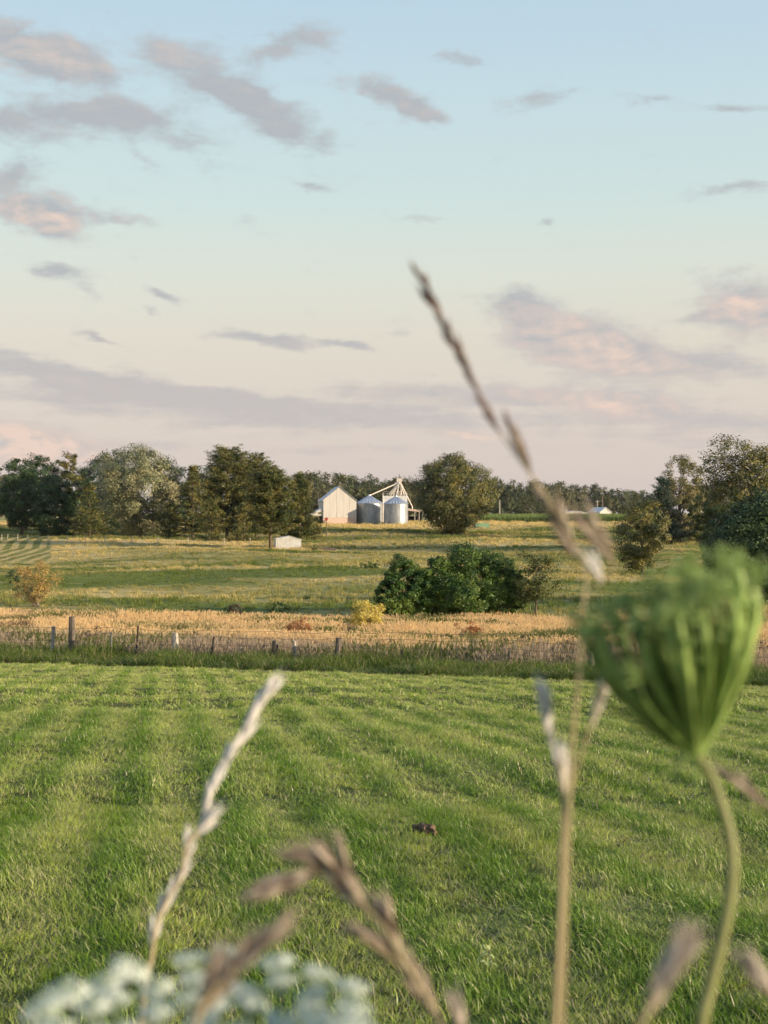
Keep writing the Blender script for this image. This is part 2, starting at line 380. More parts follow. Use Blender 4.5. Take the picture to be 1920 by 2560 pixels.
M = dict(
    bark=plain('bark', (0.10, 0.075, 0.055), (0.17, 0.135, 0.10), 5, 0.9, 0.1, bump=0.8, stretch=(1, 1, 0.2)),
    bark_pale=plain('bark_pale', (0.20, 0.165, 0.13), (0.30, 0.26, 0.21), 5, 0.9, 0.1, bump=0.8, stretch=(1, 1, 0.2)),
    oak=foliage('leaves_oak', (0.022, 0.042, 0.010), (0.185, 0.178, 0.038), (0.250, 0.195, 0.046), 0.08),
    dark=foliage('leaves_dark', (0.020, 0.048, 0.014), (0.095, 0.140, 0.035), (0.036, 0.070, 0.024), 0.10),
    silver=foliage('leaves_silver', (0.095, 0.118, 0.044), (0.60, 0.52, 0.27), (0.08, 0.105, 0.04), 0.15, 0.5, 0.5, 0.42, 0.22),
    pine=foliage('needles_pine', (0.020, 0.046, 0.016), (0.185, 0.188, 0.046), (0.28, 0.225, 0.058), 0.06, 0.6, 0.3, 0.3, 0.4),
    spruce=foliage('needles_spruce', (0.030, 0.055, 0.034), (0.065, 0.095, 0.058), None, 0.12),
    poplar=foliage('leaves_poplar', (0.16, 0.145, 0.050), (0.30, 0.25, 0.10), (0.11, 0.12, 0.045), 0.3),
    far=foliage('leaves_far', (0.070, 0.092, 0.036), (0.135, 0.140, 0.058), (0.17, 0.145, 0.065), 0.25, 0.6, 0.3, 0.4, 0.04),
    bush=foliage('leaves_bush', (0.016, 0.052, 0.008), (0.085, 0.165, 0.022), (0.19, 0.26, 0.04), 0.12, 0.5, 0.4, 0.25, 0.7),
    young=foliage('leaves_young', (0.070, 0.095, 0.028), (0.140, 0.150, 0.045), None, 0.35),
    amber=foliage('leaves_amber', (0.26, 0.165, 0.045), (0.66, 0.47, 0.17), (0.20, 0.17, 0.05), 0.3),
    yellow=foliage('leaves_yellow', (0.46, 0.36, 0.06), (0.78, 0.66, 0.22), None, 0.35),
    rust=foliage('twigs_rust', (0.22, 0.085, 0.035), (0.42, 0.19, 0.07), None, 0.2),
    weed=foliage('leaves_weed', (0.08, 0.13, 0.03), (0.17, 0.22, 0.06), None, 0.3),
    thistle=foliage('twigs_dark', (0.055, 0.04, 0.03), (0.14, 0.095, 0.065), None, 0.2),
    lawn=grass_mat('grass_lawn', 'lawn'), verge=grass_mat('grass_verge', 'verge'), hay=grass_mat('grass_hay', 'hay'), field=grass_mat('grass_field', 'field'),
    corn=foliage('leaves_corn', (0.11, 0.17, 0.04), (0.22, 0.27, 0.075), None, 0.35),
    white_board=plain('white_board', (0.53, 0.51, 0.475), (0.455, 0.43, 0.39), 1.6, 0.75, 0.25, stretch=(2.0, 2.0, 0.16), bump=0.2),
    white_metal=plain('white_metal', (0.62, 0.63, 0.63), (0.50, 0.50, 0.49), 1.5, 0.5, 0.4),
    stone=plain('foundation_block', (0.60, 0.44, 0.36), (0.48, 0.36, 0.30), 3.0, 0.9, 0.1, bump=0.5),
    roof_tin=plain('roof_tin', (0.46, 0.47, 0.48), (0.36, 0.37, 0.38), 2.0, 0.5, 0.4, 0.25),
    galv=plain('galvanised', (0.40, 0.42, 0.44), (0.29, 0.305, 0.325), 1.1, 0.45, 0.5, 0.45, stretch=(1, 1, 0.6)),
    galv_roof=plain('galvanised_roof', (0.52, 0.55, 0.59), (0.42, 0.45, 0.49), 1.6, 0.38, 0.5, 0.6),
    spout=plain('spout_tin', (0.62, 0.57, 0.50), (0.52, 0.47, 0.41), 2.0, 0.55, 0.4, 0.1),
    dark_hole=plain('shed_interior', (0.02, 0.02, 0.02), (0.04, 0.035, 0.03), 2.0, 0.9, 0.1),
    post_grey=plain('post_wood_grey', (0.30, 0.27, 0.23), (0.42, 0.385, 0.33), 9.0, 0.9, 0.1, bump=0.7, stretch=(1, 1, 0.12)),
    post_dark=plain('post_wood_dark', (0.095, 0.08, 0.065), (0.17, 0.145, 0.12), 9.0, 0.9, 0.1, bump=0.7, stretch=(1, 1, 0.12)),
    steel=plain('post_steel', (0.035, 0.035, 0.035), (0.075, 0.06, 0.05), 12.0, 0.6, 0.4, 0.4),
    wire=plain('wire_rusty', (0.13, 0.10, 0.08), (0.21, 0.17, 0.14), 8.0, 0.6, 0.4, 0.4),
    tarp=plain('green_tarp', (0.10, 0.20, 0.12), (0.14, 0.26, 0.16), 1.0, 0.6, 0.3),
    red=plain('sign_red', (0.36, 0.07, 0.05), (0.28, 0.06, 0.05), 3.0, 0.6, 0.3),
    soil=plain('bare_soil', (0.10, 0.065, 0.04), (0.19, 0.13, 0.085), 22.0, 0.95, 0.1, bump=0.9),
)

# ================================================================== ground sheet
ys = np.concatenate([np.linspace(-90, 0, 19)[:-1], np.linspace(0, 60, 81)[:-1], np.geomspace(60, 480, 90)[:-1], np.geomspace(480, 2600, 22)])
ts = np.sign(np.linspace(-1, 1, 121)) * np.abs(np.linspace(-1, 1, 121)) ** 1.6
hw = np.where(ys < 60, 95.0, 95.0 + (ys - 60) * 0.55)
GX = hw[:, None] * ts[None, :]; GY = np.repeat(ys[:, None], len(ts), 1)
gv = np.stack([GX, GY, gz(GX, GY)], -1).reshape(-1, 3)
nr, nc = len(ys), len(ts); ii = np.arange((nr - 1) * (nc - 1)); r_, c_ = ii // (nc - 1), ii % (nc - 1)
gf = np.stack([r_ * nc + c_, r_ * nc + c_ + 1, (r_ + 1) * nc + c_ + 1, (r_ + 1) * nc + c_], -1)
tag(link('ground', mesh_np('ground', gv, gf, M_GROUND, True)), 'rolling farm ground falling from the lawn and rising to the barn', None, None, 'structure')

# ================================================================== leaves and trees
def unit(a): return a / np.maximum(np.linalg.norm(a, axis=-1, keepdims=True), 1e-9)
def leaf_cards(c, nrm, rng, L, Wd, dirs=None):
    """diamond leaves folded a little along the midrib"""
    n = len(c); nrm = unit(nrm)
    d = dirs if dirs is not None else rng.normal(size=(n, 3))
    d = unit(d - nrm * (d * nrm).sum(1, keepdims=True)); s = np.cross(nrm, d)
    L = (L * rng.uniform(0.65, 1.3, n))[:, None]; Wd = (Wd * rng.uniform(0.7, 1.25, n))[:, None]
    v = np.stack([c - d * L / 2, c + s * Wd / 2 + nrm * Wd * 0.12, c + d * L / 2, c - s * Wd / 2 + nrm * Wd * 0.12], 1).reshape(-1, 3)
    f = np.arange(n * 4).reshape(n, 4); return v, f
def clump_leaves(centers, radii, per, rng, L, Wd, mid, flat=0.75, up=0.30, out=0.9, wild=0.50):
    n = len(centers); idx = np.repeat(np.arange(n), per); k = len(idx)
    off = unit(rng.normal(size=(k, 3))) * (rng.uniform(0, 1, k) ** 0.45)[:, None]; off[:, 2] *= flat
    c = centers[idx] + off * radii[idx][:, None]
    nr = unit(c - mid) * out + unit(off) * 0.5 + np.array([0, 0, up]) + rng.normal(size=(k, 3)) * wild
    v, f = leaf_cards(c, nr, rng, L, Wd)
    a = np.clip(0.33 + rng.normal(size=n)[idx] * 0.26 + rng.normal(size=k) * 0.18, 0, 1)
    return v, f, a
def broad_points(rng, H, R, zlo, n, top=1.0, low=0.75, lump=0.24, fill=0.30, nl=14):
    lobes = unit(rng.normal(size=(nl, 3)) * [1, 1, 0.9]); la = rng.uniform(0.55, 1.0, nl)
    d = unit(rng.normal(size=(n, 3))); mx = (np.clip(d @ lobes.T, 0, 1) ** 5 * la).max(1)
    rf = 1 - lump + lump * 1.25 * mx
    r = rng.uniform(0.12, 1, n) ** fill
    zc, zh = (zlo + H) / 2, (H - zlo) / 2
    p = d * (rf * r)[:, None]; zz = p[:, 2]
    wide = np.where(zz > 0, top, 1.0) * np.where(zz < -0.3, low + (1 - low) * (1 + zz) / 0.7, 1.0)
    xy = p[:, :2] * wide[:, None]; xy *= R / np.percentile(np.linalg.norm(xy, axis=1), 96)
    z0, z1 = np.percentile(zz, 1), np.percentile(zz, 99.2); zz = zlo + (H - zlo) * np.clip((zz - z0) / (z1 - z0), -.03, 1.03)
    return np.stack([xy[:, 0], xy[:, 1], zz], 1), np.array([0, 0, zc - zh * 0.2])
def limb_mesh(rng, H, r0, ends, top=0.8, start=0.25, lean=0.03, n=6):
    mb = MB(); tp = [Vector((0, 0, -0.15))]
    for i in range(1, 7): tp.append(Vector((rng.normal() * lean * H * i / 6, rng.normal() * lean * H * i / 6, H * top * i / 6)))
    mb.tube(tp, [r0 * (1.25 if i == 0 else 1) * (1 - 0.82 * i / 6) for i in range(7)], n + 2)
    for e in ends:
        e = Vector(e); h = min(max(e.z * rng.uniform(0.35, 0.7), H * start), H * top * 0.95); k = h / (H * top) * 6; i = min(int(k), 5)
        s = tp[i].lerp(tp[i + 1], k - i); mid = s.lerp(e, 0.5) + Vector((0, 0, rng.uniform(-.03, .05) * H)); rr = r0 * (1 - 0.82 * k / 6) * 0.5
        mb.tube([s, s.lerp(mid, .55), mid, e], [rr, rr * .75, rr * .55, rr * .12], n, cap=False)
    return mb
def broad_tree(seed, H, R, zlo, nclump, per, L, mat, bark='bark', r0=None, cr=0.17, **kw):
    """returns (trunk mesh, crown mesh)"""
    rng = np.random.default_rng(seed); cen, mid = broad_points(rng, H * 0.97, R * 0.92, zlo, nclump, **kw)
    rad = R * cr * 1.28 * rng.uniform(0.6, 1.3, nclump)
    v, f, a = clump_leaves(cen, rad, int(per * 1.5), rng, L, L * 0.6, mid)
    ends = cen[rng.choice(nclump, min(16, nclump), replace=False)]
    return limb_mesh(rng, H, r0 or H * 0.022, ends).mesh('trunk', M[bark], True), mesh_np('crown', v, f, M[mat], False, a)
def conifer(seed, H, R, zlo, mat, L=0.42, whorl=0.55, nb=7, plume=True, taper=1.05, per=16, bark='bark', round_=0.0):
    rng = np.random.default_rng(seed); cs = []; rs = []; dirs = []; mb = MB()
    mb.tube([(0, 0, -0.15), (0.05 * rng.normal(), 0, H * .35), (0, .05 * rng.normal(), H * .7), (0, 0, H * .98)], [H * .021, H * .016, H * .009, .02], 8)
    z = zlo
    while z < H * 0.985:
        tt = (z - zlo) / (H - zlo); prof = (1 - tt) ** taper * (0.82 + .18 * math.sin(tt * 9 + seed)) if round_ == 0 else math.sqrt(max(1 - tt ** 2.2, 0.0)) * (1 - round_ * max(0, 0.3 - tt))
        n = max(4, int(nb * (0.45 + 0.6 * prof))); a0 = rng.uniform(0, 6.28)
        for k in range(n):
            az_ = a0 + 6.283 * k / n + rng.normal() * .28; Lb = R * prof * rng.uniform(0.68, 1.12) + 0.25
            lift = rng.uniform(0.0, 0.28) + (0.35 * tt if plume else -0.15)
            d = np.array([math.cos(az_), math.sin(az_), 0.0]); zz = z + rng.normal() * whorl * .3
            s = np.array([0, 0, zz]); e = s + d * Lb + np.array([0, 0, Lb * lift])
            if Lb > R * .3 and k % 2 == 0: mb.tube([s, (s + e) / 2 - [0, 0, Lb * .05], e], [max(.03, H * .0045), .03, .012], 4, cap=False)
            m_ = max(2, int(Lb / 0.62))
            for q in range(m_):
                fr = 0.28 + 0.72 * (q + rng.uniform(0, 1)) / m_
                c = s + (e - s) * fr + np.array([0, 0, -Lb * .05 * math.sin(fr * 3.1)])
                cs.append(c + rng.normal(size=3) * [.1, .1, .08]); rs.append((0.30 + 0.34 * rng.uniform()) * (0.55 + .45 * min(1, R / 4)))
                dirs.append(d + np.array([0, 0, 0.35 if plume else 0.0]))
        z += whorl * rng.uniform(0.75, 1.25) * (1 - .35 * tt)
    cs, rs, dirs = np.array(cs), np.array(rs), np.array(dirs); n = len(cs); per = int(per * 1.5); idx = np.repeat(np.arange(n), per); k = len(idx)
    off = rng.normal(size=(k, 3)) * [.68, .68, .32]; c = cs[idx] + off * rs[idx][:, None]
    dd = unit(dirs[idx]) * 1.0 + rng.normal(size=(k, 3)) * .5
    nr = np.array([0, 0, 1.0]) + rng.normal(size=(k, 3)) * .6
    v, f = leaf_cards(c, nr, rng, L, L * .30, dd)
    a = np.clip(0.34 + rng.normal(size=n)[idx] * .2 + rng.normal(size=k) * .22, 0, 1)
    return mb.mesh('trunk', M[bark], True), mesh_np('crown', v, f, M[mat], False, a)
def plant_tree(name, meshes, loc, label, cat='tree', group=None, rz=0.0, scale=1.0, parts=('trunk', 'crown')):
    o = empty(name, loc, label, cat, group, rz); o.scale = (scale,) * 3 if not hasattr(scale, '__len__') else scale
    for nm, me in zip(parts, meshes): link(nm, me, o)
    return o
def px(n, d): return n / F * d          # photograph pixels -> metres at distance d

# ---- farmstead trees on the left
G1 = 'trees of the farmstead grove'
KW = 1.10
def tree_px(name, fn, u, d, vtop, hwpx, label, cat='tree', group=None, bury=0.0, **kw):
    b = base_at(u, d); topz = EYE + (1280 - vtop) / F * d; H = topz - b.z; R = px(hwpx, d) * KW
    return plant_tree(name, fn(H, R, **kw), b, label, cat, group)
B = lambda seed, lo, nc, per, L, mat, **k2: (lambda H, R: broad_tree(seed, H, R, H * lo, nc, per, L, mat, **k2))
K = lambda seed, lo, mat, **k2: (lambda H, R: conifer(seed, H, R, H * lo, mat, **k2))
tree_px('broadleaf_tree', B(1, .2, 90, 50, .55, 'poplar'), -12, 330, 1166, 38, 'pale green tree cut off by the picture edge beside the grove', group=G1)
tree_px('broadleaf_tree', B(2, .14, 170, 95, .36, 'dark', low=.9), 54, 283, 1146, 56, 'dark round-crowned tree with a bare trunk at the grove\'s outer end', group=G1)
tree_px('broadleaf_tree', B(3, .06, 170, 90, .36, 'dark'), 100, 305, 1141, 52, 'tall rounded tree between the outermost tree and the twin-topped tree', group=G1)
tree_px('broadleaf_tree', B(4, .06, 150, 90, .36, 'oak'), 172, 318, 1134, 44, 'warm-topped tree peeping above the grove behind the small pine', group=G1)
tree_px('broadleaf_tree', B(5, .0, 170, 95, .34, 'dark', low=1.0), 140, 276, 1192, 54, 'low dark bushy tree reaching the ground beside the small pine', group=G1)
tree_px('pine_tree', K(6, .06, 'pine', per=20), 224, 258, 1208, 62, 'small pine with layered drooping boughs before the silver maple', 'pine', G1)
tree_px('maple_tree', B(7, .03, 230, 160, .34, 'silver', bark='bark_pale', lump=.30, low=.95, cr=.15), 352, 272, 1120, 118, 'large silver-leaved maple, palest crown of the grove', group=G1)
tree_px('broadleaf_tree', B(8, .03, 150, 90, .36, 'dark'), 262, 300, 1130, 60, 'dark tree behind the silver maple\'s outer side', group=G1)
tree_px('pine_tree', K(9, .10, 'pine', per=20, taper=.8), 482, 262, 1165, 56, 'slender pine with a bare upper trunk right next to the maple', 'pine', G1)
tree_px('pine_tree', K(10, .10, 'pine', per=22, round_=.6, nb=9), 568, 270, 1121, 74, 'tallest pine of the grove, thick and round-topped', 'pine', G1)
tree_px('pine_tree', K(11, .10, 'pine', per=22, round_=.6, nb=9), 640, 276, 1140, 66, 'broad pine just behind the tallest pine', 'pine', G1)
tree_px('pine_tree', K(12, .22, 'pine', per=26, round_=.5, nb=9), 676, 224, 1172, 62, 'full pine whose boughs hang over the small white shed', 'pine', G1)
tree_px('pine_tree', K(13, .02, 'pine', per=28, taper=.6, nb=10), 748, 262, 1184, 56, 'end pine of the grove, nearest the white barn', 'pine', G1)
tree_px('pine_tree', K(14, .02, 'pine', per=18, taper=.8), 610, 250, 1262, 44, 'short bushy pine at the foot of the tallest pine', 'pine', G1)
tree_px('pine_tree', K(15, .02, 'pine', per=18, taper=.8), 425, 262, 1255, 46, 'short bushy pine at the foot of the silver maple', 'pine', G1)
tree_px('pine_tree', K(16, .02, 'pine', per=18, taper=.8), 530, 256, 1250, 40, 'short dark pine between the slender pine and the tallest pine', 'pine', G1)

# ---- lone tree by the bins
tree_px('broadleaf_tree', B(20, .01, 430, 110, .33, 'oak', low=.74, lump=.27, cr=.15, r0=.55), 1135, 285, 1137, 92, 'broad full-crowned lone tree standing beside the grain bins')
for k_, (u_, vt_, hw_k) in enumerate(((208, 1172, 46), (300, 1150, 55), (428, 1158, 50), (508, 1168, 46), (610, 1160, 52))):
    tree_px('broadleaf_tree', B(40 + k_, .0, 120, 60, .45, 'dark', low=1.0), u_, 318, vt_, hw_k, 'dark tree filling the gap behind ' + ('the small layered pine', 'the silver maple\'s outer half', 'the silver maple\'s inner half', 'the slender pine', 'the tallest pine')[k_], group=G1)
# ---- thicket and saplings in the hollow
G2 = 'dark green bushes in the hollow'
def dome_bush(seed, u, d, domes, mat, label, L, per=95, cat='bush', group=None):
    b = base_at(u, d); rng = np.random.default_rng(seed); cs, rs, ms = [], [], []
    for (uu, vt, hw_px, dy, nc_) in domes:
        R_ = px(hw_px, d); zb = float(gz((uu - 960) / F * d, d)) - b.z; H_ = EYE + (1280 - vt) / F * d - b.z - zb
        c, mid = broad_points(rng, H_ * .96, R_ * .9, 0.0, nc_, lump=.26, fill=.22, low=1.0, nl=16); off = np.array([(uu - u) / F * d, dy, zb]); cs.append(c + off); rs.append(R_ * .25 * rng.uniform(.5, 1.25, nc_)); ms.append(np.repeat((mid + off)[None], nc_, 0))
    cs, rs, ms = np.concatenate(cs), np.concatenate(rs), np.concatenate(ms); v, f, a = clump_leaves(cs, rs, per, rng, L, L * .55, np.repeat(ms, per, 0), out=.5, up=.35, wild=.9)
    o = empty(label.split()[0] and 'leafy_bush', b, label, cat, group)
    link('trunk', limb_mesh(rng, cs[:, 2].max(), .10, cs[rng.choice(len(cs), 14, replace=False)], start=.1).mesh('trunk', M['bark'], True), o); link('crown', mesh_np('crown', v, f, M[mat], False, a), o)
dome_bush(21, 1008, 90, [(1010, 1389, 52, 0, 150), (975, 1430, 38, -.6, 100), (1052, 1425, 46, .4, 120)], 'bush', 'smaller dark green bush leaning on the big bush in the hollow', .13, 150, group=G2)
dome_bush(22, 1182, 92, [(1178, 1359, 74, 0, 200), (1105, 1392, 62, -.5, 150), (1246, 1385, 60, .3, 140), (1288, 1424, 34, 0, 90), (1160, 1440, 84, -1.6, 150)], 'bush', 'big domed dark green bush in the hollow', .13, 150, group=G2)
tree_px('sapling_tree', B(23, .26, 60, 42, .17, 'young', low=.8, lump=.4, r0=.085, cr=.26), 1340, 90, 1377, 58, 'thin forked sapling standing next to the big domed bush')
tree_px('small_tree', B(24, .10, 130, 75, .24, 'oak', low=.85, lump=.30, r0=.16, cr=.2), 1606, 158, 1252, 68, 'small loose-crowned tree just above the green seed cup')
# ---- right-hand boundary
G3 = 'trees of the right boundary'
tree_px('broadleaf_tree', B(30, .06, 190, 85, .36, 'poplar', lump=.32, low=.85), 1703, 262, 1141, 60, 'golden sunlit poplar rising behind the dark spruce', group=G3)
tree_px('spruce_tree', K(31, .02, 'spruce', per=20, taper=.85, nb=9), 1655, 240, 1194, 74, 'blue-dark spruce in front of the golden poplar', 'spruce', G3)
tree_px('broadleaf_tree', B(32, .06, 330, 65, .36, 'oak', lump=.36, low=.9, cr=.15), 1880, 205, 1099, 124, 'tallest round tree at the right edge of the view', group=G3)
tree_px('broadleaf_tree', B(33, .0, 170, 65, .27, 'young', low=1.0, lump=.35), 1800, 150, 1262, 58, 'mid-green shrubby tree beside the small loose-crowned tree', group=G3)
tree_px('broadleaf_tree', B(34, .0, 420, 75, .22, 'dark', low=1.0, lump=.3, cr=.15), 1905, 102, 1236, 132, 'dark spreading tree at the picture edge behind the green seed cup', group=G3)
tree_px('broadleaf_tree', B(35, .0, 120, 45, .40, 'young', low=1.0, lump=.35), 1770, 235, 1235, 46, 'small light tree in the gap beside the golden poplar', group=G3)
# ---- far wood along the horizon
far_protos = [broad_tree(50 + i, 20.0, 6.2 + .5 * i, 2.0 + (i % 2), 75, 26, 1.05, 'far', lump=.35, low=.85, cr=.24) for i in range(6)]
rf = random.Random(5)
G4 = 'trees of the far wood'
def wood(u0, u1, n, d, v0, v1, jit, lab):
    for i in range(n):
        u = u0 + (u1 - u0) * (i + rf.uniform(.2, .8)) / n; dd = d + rf.uniform(-25, 25)
        vt = v0 + (v1 - v0) * (u - u0) / (u1 - u0) + rf.uniform(-jit, jit)
        b = base_at(u, dd); H = EYE + (1280 - vt) / F * dd - b.z; s = H / 20.0
        plant_tree('wood_tree', far_protos[rf.randrange(6)], b, lab, 'tree', G4, rf.uniform(0, 6.28), (s * rf.uniform(.85, 1.15), s * rf.uniform(.85, 1.15), s))
W1, W2 = 'hazy tree of the far wood showing above the barn and bins', 'hazy tree of the far wood above the corn, past the lone tree'
wood(740, 1060, 15, 640, 1190, 1196, 9, W1); wood(752, 1050, 13, 585, 1218, 1214, 10, 'lower tree at the front of the far wood behind the barn')
wood(1190, 1420, 12, 650, 1204, 1210, 9, W2); wood(1420, 1640, 11, 700, 1216, 1226, 8, 'small hazy tree of the far wood behind the white-roofed far shed'); wood(1205, 1600, 15, 600, 1240, 1246, 12, 'low front tree of the far wood at the back of the corn')
wood(1730, 1790, 3, 620, 1215, 1222, 6, 'far tree in the gap beside the golden poplar'); wood(-30, 60, 4, 620, 1185, 1200, 8, 'far tree behind the grove at the picture edge')

# ================================================================== shrubs
CLEAR = []
def shrub(name, u, vb, vt, hwpx, mat, label, seed, ncl=40, per=40, L=.08, lo=.0, cat='shrub', twigs=14, twig_mat='bark', flat=1.0, group=None, wild=.9):
    b = hit(u, vb); d = b.y; H = px(vb - vt, d) * 1.06; R = px(hwpx, d) * 1.05; rng = np.random.default_rng(seed)
    cen, mid = broad_points(rng, H * .95, R * .9, H * lo, ncl, lump=.4, fill=.4, low=.9)
    v, f, a = clump_leaves(cen, np.full(ncl, min(R, H) * .26) * rng.uniform(.5, 1.3, ncl), per, rng, L, L * .55, mid, wild=wild)
    mb = MB()
    for i in range(twigs):
        e = Vector(cen[rng.integers(ncl)]) * rng.uniform(.85, 1.12); s = Vector((rng.normal() * R * .07, rng.normal() * R * .07, -.05))
        mm = s.lerp(e, .5) + Vector((rng.normal(), rng.normal(), rng.normal())) * R * .07
        r0 = max(.006, H * .009); mb.tube([s, mm, e], [r0, r0 * .7, r0 * .25], 4, cap=False)
    if cat != 'bramble': CLEAR.append((b.x, b.y, R))
    o = empty(name, b, label, cat, group); link('stems', mb.mesh('stems', M[twig_mat]), o); link('foliage', mesh_np('foliage', v, f, M[mat], False, a), o)
    return o
shrub('shrub', 90, 1517, 1405, 56, 'amber', 'straggly golden shrub with bare twisted stems on the slope', 101, 90, 52, .12, .16, twigs=34, twig_mat='bark_pale')
shrub('vine_ball', 46, 1494, 1428, 27, 'dark', 'dark leafy ball hanging on the straggly golden shrub', 102, 40, 40, .13, .3)
shrub('shrub', 915, 1584, 1506, 46, 'yellow', 'bright yellow-leaved bush in the dry grass', 103, 80, 60, .095, .12, twigs=16)
shrub('rust_shrub', 745, 1592, 1549, 40, 'rust', 'rust-brown bramble mound near the yellow bush', 104, 34, 60, .07, .0, twigs=30, twig_mat='rust')
shrub('rust_shrub', 1172, 1596, 1556, 34, 'rust', 'rust-brown twiggy shrub below the big domed bush', 105, 34, 60, .07, .0, twigs=30, twig_mat='rust')
shrub('rust_shrub', 862, 1590, 1562, 22, 'thistle', 'small dark brown bramble beside the yellow bush', 106, 22, 40, .06, .0, twigs=20, twig_mat='thistle')
shrub('weed_bush', 585, 1540, 1514, 22, 'thistle', 'small dark weed bush on the pasture edge, the one farther from the big bush', 107, 24, 44, .09)
shrub('weed_bush', 697, 1536, 1507, 30, 'weed', 'dark green weed bush on the pasture edge, the one nearer the big bush', 108, 30, 44, .09)
shrub('weed_bush', 1118, 1610, 1588, 28, 'weed', 'low bright green weed clump in the dry grass', 109, 26, 50, .06)
shrub('rust_shrub', 42, 1578, 1524, 50, 'thistle', 'dark brown bare shrub at the picture edge above the fence', 110, 40, 30, .06, .0, twigs=46, twig_mat='thistle')
shrub('weed_bush', 925, 1421, 1406, 30, 'weed', 'low dark green weed mound halfway up the pasture', 111, 30, 50, .16, cat='weed')
shrub('weed_bush', 786, 1378, 1364, 9, 'weed', 'little round weed at the end of the trough', 112, 20, 36, .16, cat='weed')
# brambles and dead stalks woven into the fence
BR = [(95, 1625, 1576, 26), (230, 1632, 1570, 34), (262, 1628, 1582, 26), (404, 1628, 1592, 20), (490, 1632, 1586, 30), (577, 1640, 1600, 24), (660, 1645, 1600, 26), (765, 1650, 1604, 28), (800, 1648, 1606, 24), (905, 1652, 1612, 26),
      (1060, 1655, 1612, 30), (1270, 1664, 1598, 40), (1335, 1668, 1602, 44), (1415, 1672, 1604, 44), (1905, 1660, 1600, 40)]
BL = ['one nearest the picture edge', 'one wound round the wire past the tallest post', 'one just short of the black steel post', 'one beside the pale square post', 'one before the leaning steel post', 'one past the leaning steel post',
      'one at the stubby dark post', 'one past the pale thin post', 'one just before the dark leaning wooden post', 'one after the dark leaning wooden post', 'one past the thin iron stake',
      'wide one below the sapling', 'wide one left of the seed cup', 'wide one at the seed cup edge', 'one at the far edge past the seed cup']
for i, (u, vb, vt, h) in enumerate(BR):
    shrub('bramble', u, vb, vt, h, 'thistle', 'tangled brown bramble on the fence, ' + BL[i], 130 + i, 30, 26, .055, .05, twigs=44, twig_mat='thistle', cat='bramble', group='brambles on the fence')

# ================================================================== grasses (instanced tufts)
def tuft(rng, n, h, spread, wd, lean, curl, segs=3, head=0.0, hw=0.0, hn=0.0):
    """n blades from a patch of radius spread; optional seed heads at the tips"""
    V, Q, T, aq, at = [], [], [], [], []; k = 0
    for i in range(n):
        a = rng.uniform(0, 6.283); r = spread * math.sqrt(rng.uniform()); b = np.array([r * math.cos(a), r * math.sin(a), -.01])
        hh = h * rng.uniform(.55, 1.15); la = rng.uniform(0, 6.283); ln = abs(rng.normal()) * lean; d = np.array([math.cos(la), math.sin(la), 0])
        s = np.array([-math.sin(la + rng.normal() * .6), math.cos(la), 0]) * wd * rng.uniform(.7, 1.3); val = rng.uniform()
        pts = []
        for q in range(segs + 1):
            f = q / segs; pts.append(b + np.array([0, 0, hh * (f - .25 * curl * f * f)]) + d * hh * (ln * f + curl * rng.uniform(.6, 1.2) * f * f * .5))
        for q in range(segs):
            wq = 1 - .55 * (q / segs); V += [pts[q] - s * wq / 2, pts[q] + s * wq / 2]
        V.append(pts[-1]); m0 = k
        for q in range(segs - 1): Q.append((m0 + 2 * q, m0 + 2 * q + 1, m0 + 2 * q + 3, m0 + 2 * q + 2)); aq.append(val)
        T.append((m0 + 2 * segs - 2, m0 + 2 * segs - 1, m0 + 2 * segs)); at.append(val); k += 2 * segs + 1
        if head > 0 and rng.uniform() < hn:
            tip = pts[-1]; ax = unit((pts[-1] - pts[-2])[None])[0]; hl = head * rng.uniform(.7, 1.3); sv = np.array([-math.sin(la), math.cos(la), 0]) * hw; s2 = np.array([math.cos(la), math.sin(la), 0]) * hw
            for ss in (sv, s2):
                V += [tip - ax * hl * .35, tip + ax * hl * .15 + ss, tip + ax * hl * .65, tip + ax * hl * .15 - ss]; Q.append((k, k + 1, k + 2, k + 3)); aq.append(min(1, val * .5 + .5)); k += 4
    return np.array(V), [np.array(Q, np.int32).reshape(-1, 4), np.array(T, np.int32).reshape(-1, 3)], aq + at
def proto_collection(name, mat, count, seed, **kw):
    col = bpy.data.collections.new(name); rng = np.random.default_rng(seed)
    for i in range(count):
        v, f, a = tuft(rng, **kw); o = bpy.data.objects.new(f'{name}_tuft', mesh_np(name, v, f, M[mat], False, a)); col.objects.link(o)
    return col
